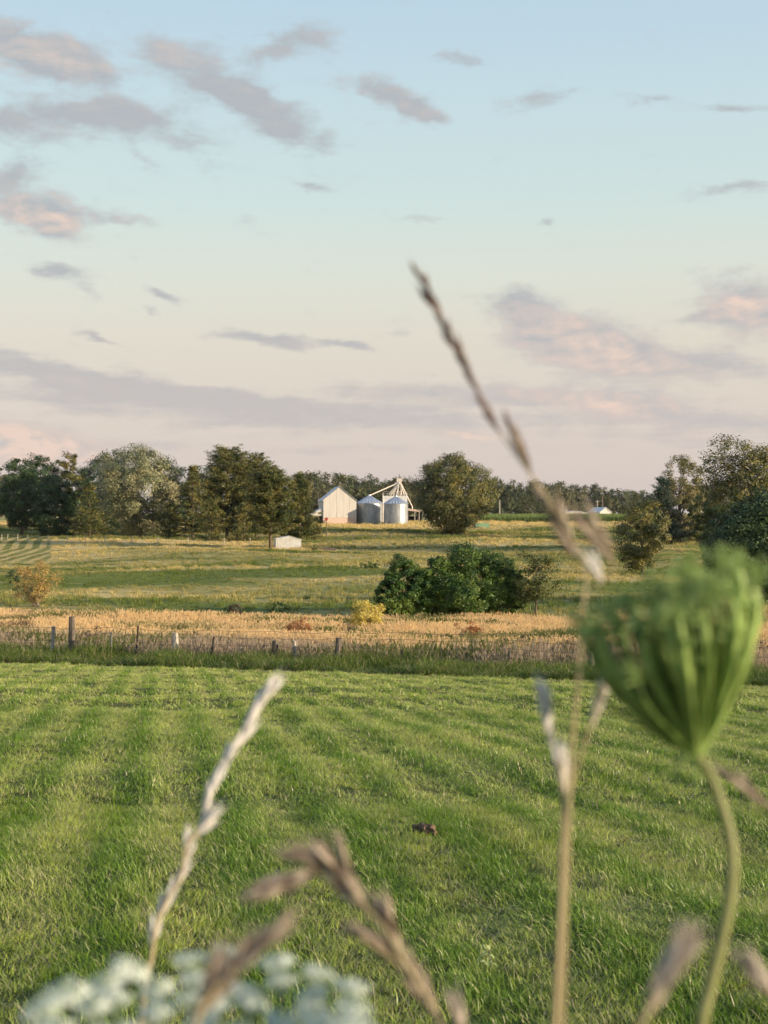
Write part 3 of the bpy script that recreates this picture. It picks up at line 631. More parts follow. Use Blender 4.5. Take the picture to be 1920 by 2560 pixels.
def scatter(name, col, nproto, pts, rot, scl, rng, label):
    me = bpy.data.meshes.new(name); me.vertices.add(len(pts)); me.vertices.foreach_set('co', np.asarray(pts, np.float32).ravel())
    me.attributes.new('rot', 'FLOAT_VECTOR', 'POINT').data.foreach_set('vector', np.asarray(rot, np.float32).ravel())
    me.attributes.new('scl', 'FLOAT_VECTOR', 'POINT').data.foreach_set('vector', np.asarray(scl, np.float32).ravel())
    me.attributes.new('pick', 'INT', 'POINT').data.foreach_set('value', rng.integers(0, nproto, len(pts)).astype(np.int32)); me.update()
    o = link(name, me); tag(o, label, None, None, 'stuff')
    g = bpy.data.node_groups.new(name, 'GeometryNodeTree')
    g.interface.new_socket('Geometry', in_out='INPUT', socket_type='NodeSocketGeometry'); g.interface.new_socket('Geometry', in_out='OUTPUT', socket_type='NodeSocketGeometry')
    N = g.nodes.new; gi, go = N('NodeGroupInput'), N('NodeGroupOutput'); iop = N('GeometryNodeInstanceOnPoints'); ci = N('GeometryNodeCollectionInfo')
    ci.inputs['Collection'].default_value = col; ci.inputs['Separate Children'].default_value = True; ci.inputs['Reset Children'].default_value = True
    def na(nm, typ):
        nd = N('GeometryNodeInputNamedAttribute'); nd.data_type = typ; nd.inputs[0].default_value = nm; return [q for q in nd.outputs if q.enabled and q.name == 'Attribute'][0]
    e2r = N('FunctionNodeEulerToRotation'); L = g.links.new
    L(gi.outputs[0], iop.inputs['Points']); L(ci.outputs[0], iop.inputs['Instance']); iop.inputs['Pick Instance'].default_value = True
    L(na('pick', 'INT'), iop.inputs['Instance Index']); L(na('rot', 'FLOAT_VECTOR'), e2r.inputs[0]); L(e2r.outputs[0], iop.inputs['Rotation']); L(na('scl', 'FLOAT_VECTOR'), iop.inputs['Scale'])
    L(iop.outputs[0], go.inputs[0]); md = o.modifiers.new('scatter', 'NODES'); md.node_group = g; return o
def fan(rng, n, d0, d1, spread=.36, pad=2.0):
    """points over the wedge in front of the camera, even per square metre"""
    y = np.sqrt(rng.uniform(d0 ** 2, d1 ** 2, n)); x = rng.uniform(-1, 1, n) * (y * spread + pad); return x, y
def noise2(x, y, s, seed):
    """cheap smooth noise from a few sines, about -1..1"""
    r = np.random.default_rng(seed); z = np.zeros_like(x)
    for k in range(7):
        a = r.uniform(0, 6.28); f = s * r.uniform(.6, 2.2); z += np.sin((x * math.cos(a) + y * math.sin(a)) * f + r.uniform(0, 6.28))
    return z / 3.2
rng = np.random.default_rng(3)
# --- mown lawn, leaning one way and the other in mowing rows
def lawn_patch(name, d0, d1, n, nb, h, spread, wd, seed, smin, smax, label):
    col = proto_collection(name + '_proto', 'lawn', 7, seed, n=nb, h=h, spread=spread, wd=wd, lean=.42, curl=.75)
    x, y = fan(rng, n, d0, d1, pad=1.6); keep = (y < 33.6 - .5 * x) ; x, y = x[keep], y[keep]
    s = x * math.cos(STRIPE) - y * math.sin(STRIPE)
    row = np.sin(s * 2 * math.pi / 0.62 + noise2(x, y, .5, 9) * .5); nz = noise2(x, y, 1.5, 4); nz2 = noise2(x, y, 4.5, 5)
    lean = .26 * row + .18 * nz; rot = np.stack([-lean + rng.normal(size=len(x)) * .12, .14 * nz2 + rng.normal(size=len(x)) * .10, rng.uniform(-.5, .5, len(x)) + rng.integers(0, 2, len(x)) * math.pi * 0], 1)
    sc_ = rng.uniform(smin, smax, len(x)) * (1 - .17 * row + .14 * nz + .13 * nz2); sc_ = np.clip(sc_, .45, 1.8)
    scl = np.stack([np.ones_like(sc_), np.ones_like(sc_), sc_], 1)
    return scatter(name, col, 7, np.stack([x, y, gz(x, y)], 1), rot, scl, rng, label)
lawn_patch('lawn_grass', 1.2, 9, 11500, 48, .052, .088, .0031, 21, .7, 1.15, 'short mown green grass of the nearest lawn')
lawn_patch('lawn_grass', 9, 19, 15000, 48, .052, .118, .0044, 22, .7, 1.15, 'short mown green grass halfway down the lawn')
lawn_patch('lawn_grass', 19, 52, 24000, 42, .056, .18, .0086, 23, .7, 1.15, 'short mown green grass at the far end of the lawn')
# --- uncut green verge before the fence
col = proto_collection('verge_proto', 'verge', 6, 31, n=34, h=.55, spread=.20, wd=.012, lean=.22, curl=.5, segs=4, head=.07, hw=.006, hn=.15)
n = 5200; x = rng.uniform(-26, 17, n); tt = rng.uniform(0, 1, n); y = 34.0 - .5 * x + tt * 3.4
hh = (.32 + .50 * np.clip(tt * 1.6, 0, 1)) * (1 + .25 * noise2(x, y, 1.2, 41)) * rng.uniform(.75, 1.2, n) * np.clip(1.05 - .012 * x, .7, 1.4)
scatter('verge_grass', col, 6, np.stack([x, y, gz(x, y)], 1), np.stack([rng.normal(size=n) * .12, rng.normal(size=n) * .12, rng.uniform(0, 6.28, n)], 1), np.stack([np.ones(n), np.ones(n), hh], 1), rng, 'tall uncut green grass along the foot of the fence')
# --- dry seeded grass from the fence to the hollow
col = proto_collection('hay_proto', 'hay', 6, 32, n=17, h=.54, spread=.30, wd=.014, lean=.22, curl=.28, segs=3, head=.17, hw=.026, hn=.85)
x, y = fan(rng, 19000, 35, 90, pad=6); keep = (y > 36.4 - .5 * x) & (y < 86 + 3 * noise2(x, y, .12, 6))
for (cx, cy_, cr_) in CLEAR: keep &= ~((np.abs(x - cx * y / cy_) < cr_ * 1.05) & (y > cy_ - 5.5) & (y < cy_ + .4))
x, y = x[keep], y[keep]; n = len(x)
hh = (1 + .28 * noise2(x, y, .35, 42)) * rng.uniform(.7, 1.2, n); hh *= np.where(y < 44 - .5 * x, 1.0, .85)
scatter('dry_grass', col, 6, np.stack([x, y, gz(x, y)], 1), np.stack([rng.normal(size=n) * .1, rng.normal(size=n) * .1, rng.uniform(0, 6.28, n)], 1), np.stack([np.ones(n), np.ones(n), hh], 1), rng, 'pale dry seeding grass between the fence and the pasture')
# --- pasture
col = proto_collection('pasture_proto', 'field', 6, 33, n=24, h=.38, spread=.36, wd=.04, lean=.5, curl=.5, segs=2)
x, y = fan(rng, 52000, 80, 400, pad=8); keep = rng.uniform(size=len(x)) < np.clip(170 / y, .28, 1); x, y = x[keep], y[keep]; n = len(x)
hay = (x + .245 * y < 0) & (y > 188) & (y < 266)
hh = np.clip((1 + .55 * noise2(x * .35, y * 1.5, .12, 43) + .3 * noise2(x, y, .5, 44)) * rng.uniform(.6, 1.3, n), .25, 2.6) * np.where(hay, .35, 1.0); wdt = np.clip(y / 160, .9, 1.9)
scatter('pasture_grass', col, 6, np.stack([x, y, gz(x, y)], 1), np.stack([rng.normal(size=n) * .1, rng.normal(size=n) * .1, rng.uniform(0, 6.28, n)], 1), np.stack([wdt, wdt, hh * np.clip(y / 220, .9, 1.4)], 1), rng, 'rough tussocky pasture grass climbing to the farm')
# --- standing corn
col = proto_collection('corn_proto', 'corn', 4, 34, n=9, h=1.9, spread=.12, wd=.16, lean=.16, curl=.45, segs=3)
xs_, ys_ = np.meshgrid(np.arange(26, 92, .42), np.concatenate([np.arange(404, 412, .8), np.arange(412, 480, 1.7)])); x = xs_.ravel() + rng.normal(size=xs_.size) * .08; y = ys_.ravel() + rng.normal(size=xs_.size) * .1; n = len(x)
scatter('corn_field', col, 4, np.stack([x, y, gz(x, y)], 1), np.stack([np.zeros(n), np.zeros(n), rng.uniform(0, 6.28, n)], 1), np.stack([np.ones(n), np.ones(n), rng.uniform(.9, 1.1, n)], 1), rng, 'standing green corn beyond the lone tree')

# ================================================================== farm buildings
def poly_prism(mb, pts, y0, y1, a=.5):
    """extrude an x-z outline from y0 to y1"""
    n = len(pts); vs = [(p[0], y0, p[1]) for p in pts] + [(p[0], y1, p[1]) for p in pts]
    return mb.add(vs, [tuple(range(n)), tuple(range(2 * n - 1, n - 1, -1))] + [(i, i + n, (i + 1) % n + n, (i + 1) % n) for i in range(n)], a)
def gable_h(x, w, e, r): return e + (r - e) * (1 - abs(x) / (w / 2))
def roof_slab(x0, z0, x1, z1, y0, y1, th):
    mb = MB(); return poly_prism(mb, [(x0, z0), (x1, z1), (x1, z1 + th), (x0, z0 + th)], y0, y1)
D_BARN = 373.5; bw, be, br, bl = 9.1, 6.75, 10.4, 14.0
barn = empty('barn', base_at(849.5, D_BARN), 'white gabled barn on a pinkish block foundation beside the grain bins', 'barn', None, math.radians(8.0))
MB().box(-bw / 2, bw / 2, 0.05, bl, -1.0, 1.85).build('foundation', M['stone'], barn)
edges = np.linspace(-bw / 2, bw / 2, 6)
for i in range(5):                                                    # the boarded gable, panel by panel
    x0, x1 = edges[i] + .018, edges[i + 1] - .018; pts = [(x0, 1.87), (x1, 1.87), (x1, gable_h(x1, bw, be, br))]
    if x0 < 0 < x1: pts.append((0, br))
    pts.append((x0, gable_h(x0, bw, be, br))); poly_prism(MB(), pts, -.06 + .012 * (i % 2), .10).build('wall_panel', M['white_board'], barn)
MB().box(-bw / 2 - .04, -bw / 2 + .1, .12, bl, 1.87, be).build('side_wall', M['white_board'], barn)
MB().box(bw / 2 - .1, bw / 2 + .04, .12, bl, 1.87, be).build('side_wall', M['white_board'], barn)
poly_prism(MB(), [(-bw / 2, 1.87), (bw / 2, 1.87), (bw / 2, be), (0, br), (-bw / 2, be)], bl - .1, bl + .05).build('back_wall', M['white_board'], barn)
roof_slab(-bw / 2 - .30, be - .22, 0, br + .02, -.35, bl + .3, .10).build('roof', M['roof_tin'], barn)
roof_slab(0, br + .02, bw / 2 + .30, be - .22, -.35, bl + .3, .10).build('roof', M['roof_tin'], barn)
roof_slab(-bw / 2 - 3.4, 2.9, -bw / 2 - .05, 4.35, .3, 10, .12).build('lean_to_roof', M['white_metal'], barn)
poly_prism(MB(), [(-bw / 2 - 3.2, 2.4), (-bw / 2 - .06, 2.4), (-bw / 2 - .06, 4.3), (-bw / 2 - 3.2, 2.95)], .35, .47).build('lean_to_wall', M['white_board'], barn)
MB().box(-bw / 2 - 3.2, -bw / 2 - .06, 4.0, 4.1, -1, 2.95).build('lean_to_back', M['dark_hole'], barn)
for px_ in (-bw / 2 - 3.1, -bw / 2 - 1.2): MB().box(px_ - .1, px_ + .1, .36, .56, -1, 2.4).build('lean_to_post', M['post_dark'], barn)

def grain_bin(u, d, wpx, v_eave, v_peak, label):
    b = base_at(u, d); R = px(wpx, d) / 2; he = EYE + (1280 - v_eave) / F * d - b.z; hp = EYE + (1280 - v_peak) / F * d - b.z
    root = empty('grain_bin', b, label, 'grain bin', 'grain bins')
    n = 48; rings = []; zz = [-.6]
    k = int(he / .81)
    prof = [(R, -.6)]
    for i in range(k + 1):                                            # lapped sheet rings with rolled corrugations
        z0, z1 = he * i / (k + 1), he * (i + 1) / (k + 1)
        for q in range(8): prof.append((R + (.012 if q % 2 else -.012) + (.02 if q == 7 else 0), z0 + (z1 - z0) * (q + .5) / 8))
    prof.append((R, he))
    v = np.array([(r * math.cos(6.2832 * j / n), r * math.sin(6.2832 * j / n), z) for r, z in prof for j in range(n)])
    m_ = len(prof); f = np.array([(i * n + j, i * n + (j + 1) % n, (i + 1) * n + (j + 1) % n, (i + 1) * n + j) for i in range(m_ - 1) for j in range(n)])
    link('wall', mesh_np('wall', v, f, M['galv'], True), root)
    mb = MB()
    for j in range(20):
        a = 6.2832 * j / 20; mb.tube([(math.cos(a) * (R + .05), math.sin(a) * (R + .05), -.3), (math.cos(a) * (R + .05), math.sin(a) * (R + .05), he)], .02, 4)
    mb.build('stiffener', M['galv'], root)
    Ro = R + .18; vs = []; fs = []; ns = 24
    for j in range(ns):                                               # raised-rib roof sheets
        a0, a1 = 6.2832 * j / ns, 6.2832 * (j + 1) / ns; am = a0 + (a1 - a0) * .12
        o_ = len(vs)
        for rr, z in ((Ro, he - .10), (.35, hp)):
            for aa, up in ((a0, .10), (am, .0), (a1 - .12 * (a1 - a0), .0), (a1, .10)): vs.append((rr * math.cos(aa), rr * math.sin(aa), z + up))
        for q in range(3): fs.append((o_ + q, o_ + q + 1, o_ + 5 + q, o_ + 4 + q))
    link('roof', mesh_np('roof', np.array(vs), np.array(fs), M['galv_roof']), root)
    MB().tube([(0, 0, hp - .1), (0, 0, hp + .28), (0, 0, hp + .34)], [.42, .42, .1], 12).build('roof_cap', M['galv_roof'], root)
    MB().tube([(0, 0, -.6), (0, 0, .10)], [R + .16, R + .16], 32).build('base_slab', M['roof_tin'], root)
    MB().box(-.45, .45, -R - .06, -R + .1, .9, 1.9).build('hatch', M['galv'], root, loc=(0, 0, 0))
    return root, b, R, he, hp
bin_l = grain_bin(923.5, 379.0, 65, 1257.5, 1239.5, 'grey grain bin standing between the barn and the other bin, in shade')
bin_r = grain_bin(990.0, 371.5, 59.5, 1258.5, 1242.0, 'grain bin half lit by the sun, in front of the white elevator house')
# elevator house with leg tower and spouts
De = 388.0; eb = base_at(988, De); el_root = empty('grain_elevator', eb, 'white elevator house with a tower of radiating spouts above the bins', 'grain elevator')
def elp(u, v, d=De): q = ray(u, v, d); return Vector((q.x - eb.x, q.y - eb.y, q.z - eb.z))
hw_ = px(60, De) / 2; ht = elp(988, 1239.5).z
MB().box(-hw_, hw_, 0, 5, -1, ht * .66).build('wall', M['white_board'], el_root); MB().box(-hw_ - .05, hw_ + .05, -.05, 5.05, ht * .66 + .01, ht).build('wall', M['white_metal'], el_root)
mb = MB()
for q in range(7):
    xx = -hw_ + 2 * hw_ * q / 6; mb.tube([(xx, -.02, ht), (xx, -.02, ht + 1.15)], .04, 4)
for zq in (.6, 1.15): mb.tube([(-hw_, -.02, ht + zq), (hw_, -.02, ht + zq)], .04, 4)
mb.build('railing', M['spout'], el_root)
head = elp(998.5, 1203, De + 1.5); leg = MB()
for sx in (-.35, .35): leg.tube([(head.x + sx, 1.5, 0), (head.x + sx, 1.5, head.z)], .16, 4)
leg.build('leg', M['spout'], el_root)
MB().box(head.x - .75, head.x + .75, 1.0, 2.0, head.z - .2, head.z + .75).build('head', M['spout'], el_root)
mast = MB(); mast.tube([(head.x, 1.5, head.z + .7), (head.x, 1.5, elp(998.5, 1184).z)], .07, 5)
for q, wd_ in ((.9, .55), (1.4, .4)): mast.tube([(head.x - wd_, 1.5, head.z + q), (head.x + wd_, 1.5, head.z + q)], .05, 4)
mast.build('mast', M['post_dark'], el_root)
frame = MB()
for (uu, vv, yy) in ((975, 1238, .4), (1016, 1238, .4), (984, 1238, 4.4), (1012, 1238, 4.4)):
    q = elp(uu, vv); frame.tube([(q.x, yy, ht), (head.x + (q.x - head.x) * .12, 1.5, head.z - .3)], .09, 4)
for fz in (.3, .6):
    z_ = ht + (head.z - ht) * fz; wv_ = hw_ * .62 * (1 - fz); frame.tube([(head.x - wv_, .8, z_), (head.x + wv_ * .9, .8, z_)], .07, 4)
frame.build('tower_frame', M['spout'], el_root)
spouts = [[(998, 1206), (926, 1239)], [(998, 1205), (990, 1241)], [(999, 1205), (978, 1238)], [(1000, 1205), (1004, 1238)], [(1000, 1205), (1011, 1238)], [(996, 1206), (972, 1236)], [(1001, 1204), (1018, 1240), (1031, 1266), (1031.5, 1276)], [(997, 1206), (985, 1230), (984, 1240)]]
for i, sp in enumerate(spouts):
    pts = [elp(a, b_, De) + Vector((0, (-7 if (i == 0 and k_) else -13 if (i == 1 and k_) else .4 + .35 * i), 0)) for k_, (a, b_) in enumerate(sp)]
    MB().tube(pts, .15, 7).build('spout', M['spout'], el_root)
q = elp(957.3, 1233, De - 6); MB().tube([(q.x, -6, -1), (q.x, -6, q.z)], .16, 6).build('down_pipe', M['spout'], el_root)
# machine shed by the bins
Dm = 384.0; ms = empty('machine_shed', base_at(1037, Dm), 'open-sided shed with a low tin roof between bins and lone tree', 'shed')
q0 = px(40, Dm) / 2
roof_slab(-q0, 3.75, q0 + 1.0, 3.0, -.5, 6, .12).build('roof', M['white_metal'], ms)
roof_slab(-q0, 3.25, q0 + 1.0, 2.62, -.45, -.33, .46).build('fascia', M['stone'], ms)
for xx in (-q0 + .2, 0, q0 * .55, q0 + .8): MB().box(xx - .12, xx + .12, -.3, -.06, -1, 3.0).build('post', M['post_grey'], ms)
MB().box(-q0, q0 * .3, 3.0, 3.15, -1, 1.6).build('back_wall', M['dark_hole'], ms); MB().box(q0 * .3, q0 * .9, .4, 3.0, -1, 2.9).build('bay', M['dark_hole'], ms)
# white house behind the lone tree
wh = empty('farmhouse', base_at(1108, 400), 'white farmhouse glimpsed through the lone tree', 'house')
MB().box(-3.4, 3.4, 0, 7, -1, 3.0).build('wall', M['white_board'], wh)
poly_prism(MB(), [(-3.4, 3.01), (3.4, 3.01), (0, 5.4)], .02, 6.98).build('gable', M['white_board'], wh)
roof_slab(-3.8, 2.85, 0, 5.5, -.3, 7.3, .12).build('roof', M['roof_tin'], wh); roof_slab(0, 5.5, 3.8, 2.85, -.3, 7.3, .12).build('roof', M['roof_tin'], wh)
for xx in (-1.8, 1.6): MB().box(xx - .45, xx + .45, -.04, .03, 1.0, 2.3).build('window', M['dark_hole'], wh)
# little ribbed shed under the pines
sb_ = hit(721, 1372); ds = sb_.y; sw, se, sr = px(64, ds), px(25, ds), px(31, ds)
sh = empty('garden_shed', sb_, 'small white ribbed-metal shed under the pine boughs', 'shed', None, math.radians(10))
poly_prism(MB(), [(-sw / 2, -.4), (sw / 2, -.4), (sw / 2, se * .93), (sw * .06, sr), (-sw / 2, se)], 0, .08).build('front_wall', M['white_metal'], sh)
for sgn in (-1, 1): MB().box(sgn * (sw / 2 - .04) - .04, sgn * (sw / 2 - .04) + .04, .085, 3.2, -.4, se * .93 - .02).build('side_wall', M['white_metal'], sh)
for k_ in range(17):
    xx = -sw / 2 + .12 + (sw - .24) * k_ / 16; hh_ = se + (sr - se) * (xx + sw / 2) / (sw * .56) if xx < sw * .06 else sr + (se * .93 - sr) * (xx - sw * .06) / (sw * .44)
    MB().box(xx - .03, xx + .03, -.05, .0, -.35, hh_ - .05).build('rib', M['white_metal'], sh)
roof_slab(-sw / 2 - .15, se - .04, sw * .06, sr + .02, -.12, 3.3, .06).build('roof', M['white_metal'], sh); roof_slab(sw * .06, sr + .02, sw / 2 + .15, se * .93 - .06, -.12, 3.3, .06).build('roof', M['white_metal'], sh)
# trough, coop, distant sheds
tb = hit(812, 1377); tr = empty('feed_trough', tb, 'long low dark trough in the grass near the small white shed', 'trough', None, math.radians(-4)); tl = px(54, tb.y) / 2
MB().box(-tl, tl, 0, .06, -.2, .45).build('side', M['post_dark'], tr); MB().box(-tl, tl, .7, .76, -.2, .45).build('side', M['post_dark'], tr); MB().box(-tl, tl, .065, .695, .1, .16).build('bottom', M['post_dark'], tr)
cb = hit(1207, 1320); co = empty('chicken_coop', cb, 'low green hooped coop in the grass beside the lone tree', 'coop', None, math.radians(12)); cw = px(35, cb.y) / 2
poly_prism(MB(), [(-cw, -.2), (cw, -.2), (cw, .8), (cw * .6, 1.15), (-cw * .6, 1.15), (-cw, .8)], 0, 2.2).build('cover', M['tarp'], co); MB().box(-cw - .05, cw + .05, -.08, -.01, -.1, .1).build('rail', M['post_grey'], co)
def far_shed(u, d, wpx, ve, vr, mat, label):
    b = base_at(u, d); r = empty('far_shed', b, label, 'shed', None, math.radians(20)); W = px(wpx, d) / 2; e = EYE + (1280 - ve) / F * d - b.z; rd = EYE + (1280 - vr) / F * d - b.z
    poly_prism(MB(), [(-W, -.5), (W, -.5), (W, e), (0, rd), (-W, e)], 0, 9).build('wall', M['white_board'], r)
    roof_slab(-W * 1.08, e - .1, 0, rd + .03, -.3, 9.3, .15).build('roof', M[mat], r); roof_slab(0, rd + .03, W * 1.08, e - .1, -.3, 9.3, .15).build('roof', M[mat], r)
far_shed(1514, 505, 32, 1281, 1269, 'white_metal', 'far shed with a bright white roof beyond the corn')
far_shed(1441, 520, 60, 1282.5, 1278, 'white_metal', 'long low white shed far beyond the corn')
far_shed(1417, 515, 9, 1281, 1273, 'roof_tin', 'tiny white gabled hut far beyond the corn')
# poles
def pole(name, u, d, vt, r, mat, label, arm=0.0, cat='utility pole', sign=None, vb=None):
    b = base_at(u, d); h = EYE + (1280 - vt) / F * d - b.z; o = empty(name, b, label, cat)
    MB().tube([(0, 0, -.4), (0, 0, h * .5), (0, 0, h)], [r * 1.15, r, r * .85], 8).build('shaft', M[mat], o)
    if arm: MB().box(-arm, arm, -r - .12, -r, h - .7, h - .5).build('crossarm', M[mat], o)
    if sign: MB().tube([(0, -r - .06, h - .35), (0, -r - .02, h - .35)], [sign, sign], 12).build('disc', M['red'], o)
    return o
pole('utility_pole', 1249, 520, 1250, .24, 'post_grey', 'pale pole before the far wood, the one nearest the lone tree')
pole('utility_pole', 1406, 520, 1256, .22, 'post_grey', 'pale pole before the far wood, beside the tiny hut')
pole('utility_pole', 1493, 540, 1250, .22, 'post_grey', 'pale pole with a crossarm beside the white-roofed far shed', .9)
pole('utility_pole', 1506, 530, 1241, .26, 'post_dark', 'dark tall pole behind the white-roofed far shed')
pole('utility_pole', 795, 392, 1239, .17, 'post_dark', 'dark pole rising behind the barn\'s lean-to')
pole('sign_post', 816, 262, 1293, .09, 'post_dark', 'thin post with a red disc in front of the barn', cat='sign', sign=.32)
bp_ = hit(1450, 1331); pole('bird_house_post', 1450, bp_.y, 1291, .11, 'post_dark', 'dark post with a box on top before the corn', cat='bird house')
bh = base_at(1450, bp_.y); bo = bpy.data.objects[[k for k in bpy.data.objects.keys() if k.startswith('bird_house_post')][0]]; hz_ = EYE + (1280 - 1291) / F * bp_.y - bh.z
poly_prism(MB(), [(-.3, hz_), (.3, hz_), (.3, hz_ + .5), (0, hz_ + .8), (-.3, hz_ + .5)], -.3, .3).build('box', M['post_dark'], bo)
# rows of little pasture posts
def far_row(label, spots, mat='post_grey'):
    b0 = hit(*spots[0]); r = empty('pasture_fence', b0, label, 'fence')
    prev = None
    for (u, v) in spots:
        p = hit(u, v) - b0; MB().tube([(p.x, p.y, p.z - .2), (p.x + .03, p.y, p.z + 1.25)], [.09, .075], 6).build('post', M[mat], r)
        if prev is not None:
            for hz in (.5, 1.0): MB().tube([(prev.x, prev.y, prev.z + hz), (p.x, p.y, p.z + hz)], .012, 3).build('wire', M['wire'], r)
        prev = p
far_row('row of small pale posts before the grove', [(4, 1353), (19, 1352), (44, 1353), (69, 1353), (95, 1354), (120, 1354), (168, 1356), (214, 1357), (262, 1358), (330, 1360), (395, 1361), (470, 1361), (560, 1362), (625, 1363)])
far_row('row of small dark posts across the slope below the bins', [(865, 1354), (883, 1352), (928, 1352), (937, 1353), (974, 1352), (1008, 1350), (1019, 1349), (1060, 1348)], 'post_dark')
far_row('short row of pale stakes at the foot of the bins', [(863, 1310), (887, 1311), (916, 1313), (951, 1314), (1020, 1316)])

# ================================================================== wire fence at the end of the lawn
fy = lambda x: 36.6 - .5 * x
f0 = Vector((-16, fy(-16), float(gz(-16, fy(-16)))))
fence = empty('wire_fence', f0, 'old woven-wire fence with uneven posts at the end of the lawn', 'fence')
def fence_pt(u):
    k = (u - 960) / F; d = 36.6 / (1 + .5 * k); x = k * d; return Vector((x, d, float(gz(x, d))))
POSTS = [(-40, 1560, .07, 0, 'post_grey', 'grey weathered post at the picture edge'), (130, 1566, .055, .10, 'post_grey', 'thin grey leaning post'), (180, 1542, .10, .0, 'post_dark', 'tallest thick weathered post'), (277, 1580, .03, .03, 'post_grey', 'thin pale stake'),
         (341, 1565, .035, .09, 'steel', 'black leaning steel post'), (438, 1582, .085, .01, 'post_grey', 'pale square-topped post'), (527, 1592, .035, .20, 'steel', 'strongly leaning steel post'), (688, 1602, .09, .0, 'post_dark', 'stubby dark post'),
         (737, 1602, .05, -.02, 'post_grey', 'pale thin post'), (844, 1595, .09, .07, 'post_dark', 'dark leaning wooden post'), (1005, 1625, .032, .0, 'steel', 'thin iron stake'), (1168, 1650, .07, .02, 'post_dark', 'dark low stub'), (1275, 1630, .05, .0, 'post_dark', 'post hidden in brambles'), (1480, 1630, .06, 0, 'post_grey', 'post behind the seed cup'), (1700, 1630, .06, 0, 'post_grey', 'post behind the seed cup'), (1940, 1630, .06, 0, 'post_grey', 'post past the picture edge')]
tops = []
for (u, vt, r, lean, mat, lab) in POSTS:
    p = fence_pt(u); h = EYE + (1280 - vt) / F * p.y - p.z; q = p - f0
    rr = random.Random(u); mb = MB(); n_ = 4 if mat == 'steel' else 9
    prof = [r * (1 + rr.uniform(-.10, .10)) for _ in range(5)]; prof[-1] *= .9
    mb.tube([(q.x - lean * h * .5 + lean * h * s, q.y + rr.uniform(-.01, .01), q.z - .3 + (h + .3) * s) for s in (0, .3, .6, .9, 1)], prof, n_)
    o_ = mb.build('post', M[mat], fence); o_['label'] = lab; tops.append((p, h))
for hz in (.18, .42, .66, .88, 1.06):
    pts = []
    for i in range(len(tops)):
        p, h = tops[i]; q = p - f0; pts.append((q.x, q.y - .07, q.z + hz))
        if i < len(tops) - 1:
            q2 = tops[i + 1][0] - f0; mid = (q + q2) / 2; pts.append((mid.x, mid.y - .07, mid.z + hz - .035))
    MB().tube(spline(pts, 3), .006, 4, cap=False).build('wire', M['wire'], fence)
mb = MB(); x = -15.5
while x < 9:
    y = fy(x); z = float(gz(x, y)); mb.tube([(x - f0.x, y - f0.y - .07, z - f0.z + .12), (x - f0.x, y - f0.y - .07, z - f0.z + 1.04)], .003, 3, cap=False); x += .27
so = mb.build('stay_wires', M['wire'], fence); so['kind'] = 'stuff'

# ================================================================== small things on the lawn
lw = hit(1216, 2440); wd_root = empty('lawn_weed', lw, 'small pale broad-leaved weed standing in the lawn', 'weed'); rw = random.Random(8)
m, t, o = new_mat('weed_leaf'); surface(t, o, t.mix(attr_v(t), (0.34, 0.42, 0.15), (0.50, 0.54, 0.26)), .5, .4, .35); M['weed_leaf'] = m
MB().tube([(0, 0, -.02), (.004, 0, .05), (0, 0, .105)], [.003, .0025, .0015], 5).build('stem', m, wd_root)
for k_ in range(11):
    a = k_ * 2.4; z_ = .03 + .007 * k_; Lf = .042 - .0018 * k_; dv = Vector((math.cos(a), math.sin(a), .25)); sv = Vector((-math.sin(a), math.cos(a), 0)); mb = MB(); pts = []
    for q in range(5):
        f_ = q / 4; wv_ = .010 * math.sin(math.pi * min(1, .12 + f_ * .88)) ; c_ = Vector((0, 0, z_)) + dv * Lf * f_ + Vector((0, 0, .012 * math.sin(f_ * 3) - .012 * f_ * f_)); pts += [c_ - sv * wv_, c_ + Vector((0, 0, -.002)), c_ + sv * wv_]
    mb.add(pts, [(3 * q + j, 3 * q + j + 1, 3 * q + j + 4, 3 * q + j + 3) for q in range(4) for j in range(2)], rw.random()); mb.build('leaf', m, wd_root)
dv_ = hit(1062, 2085); bm = bmesh.new(); bmesh.ops.create_icosphere(bm, subdivisions=3, radius=1)
for v in bm.verts:
    k_ = 1 + .25 * math.sin(v.co.x * 7 + 1) * math.sin(v.co.y * 6) + .12 * math.sin(v.co.z * 11 + v.co.x * 9); v.co = Vector((v.co.x * .055 * k_, v.co.y * .11 * k_, v.co.z * .045 * k_))
me = bpy.data.meshes.new('soil_clod'); bm.to_mesh(me); bm.free(); me.materials.append(M['soil']); o_ = link('soil_clod', me, None, dv_ + Vector((0, 0, .008))); o_.rotation_euler = (0, 0, .5)
tag(o_, 'brown lump of turned soil showing through the lawn', 'clod')

# ================================================================== tall weeds right in front of the lens
def veg(name, a, b, rough=.6, spec=.3, trans=.25):
    m, t, o = new_mat(name); p = objp(t)
    col = t.mix(t.m('MULTIPLY_ADD', t.m('SUBTRACT', t.noise(p, 120.0, 3), .5), .8, attr_v(t), clamp=True), a, b); surface(t, o, col, rough, spec, trans); return m
M['seed_brown'] = veg('seed_brown', (0.13, 0.088, 0.062), (0.60, 0.51, 0.41)); M['seed_pale'] = veg('seed_pale', (0.84, 0.80, 0.74), (0.96, 0.95, 0.93), trans=.4)
M['culm'] = veg('grass_culm', (0.34, 0.27, 0.15), (0.46, 0.40, 0.24)); M['umbel_ray'] = veg('umbel_ray', (0.036, 0.085, 0.008), (0.41, 0.57, 0.17), .45, .4, .25)
M['umbel_seed'] = veg('umbel_seed', (0.21, 0.36, 0.08), (0.46, 0.60, 0.23), trans=.35); M['umbel_stem'] = veg('umbel_stem', (0.17, 0.18, 0.06), (0.27, 0.28, 0.11), .5, .35, .1)
M['petal'] = veg('petal', (0.50, 0.60, 0.46), (0.80, 0.85, 0.78), .6, .2, .4)
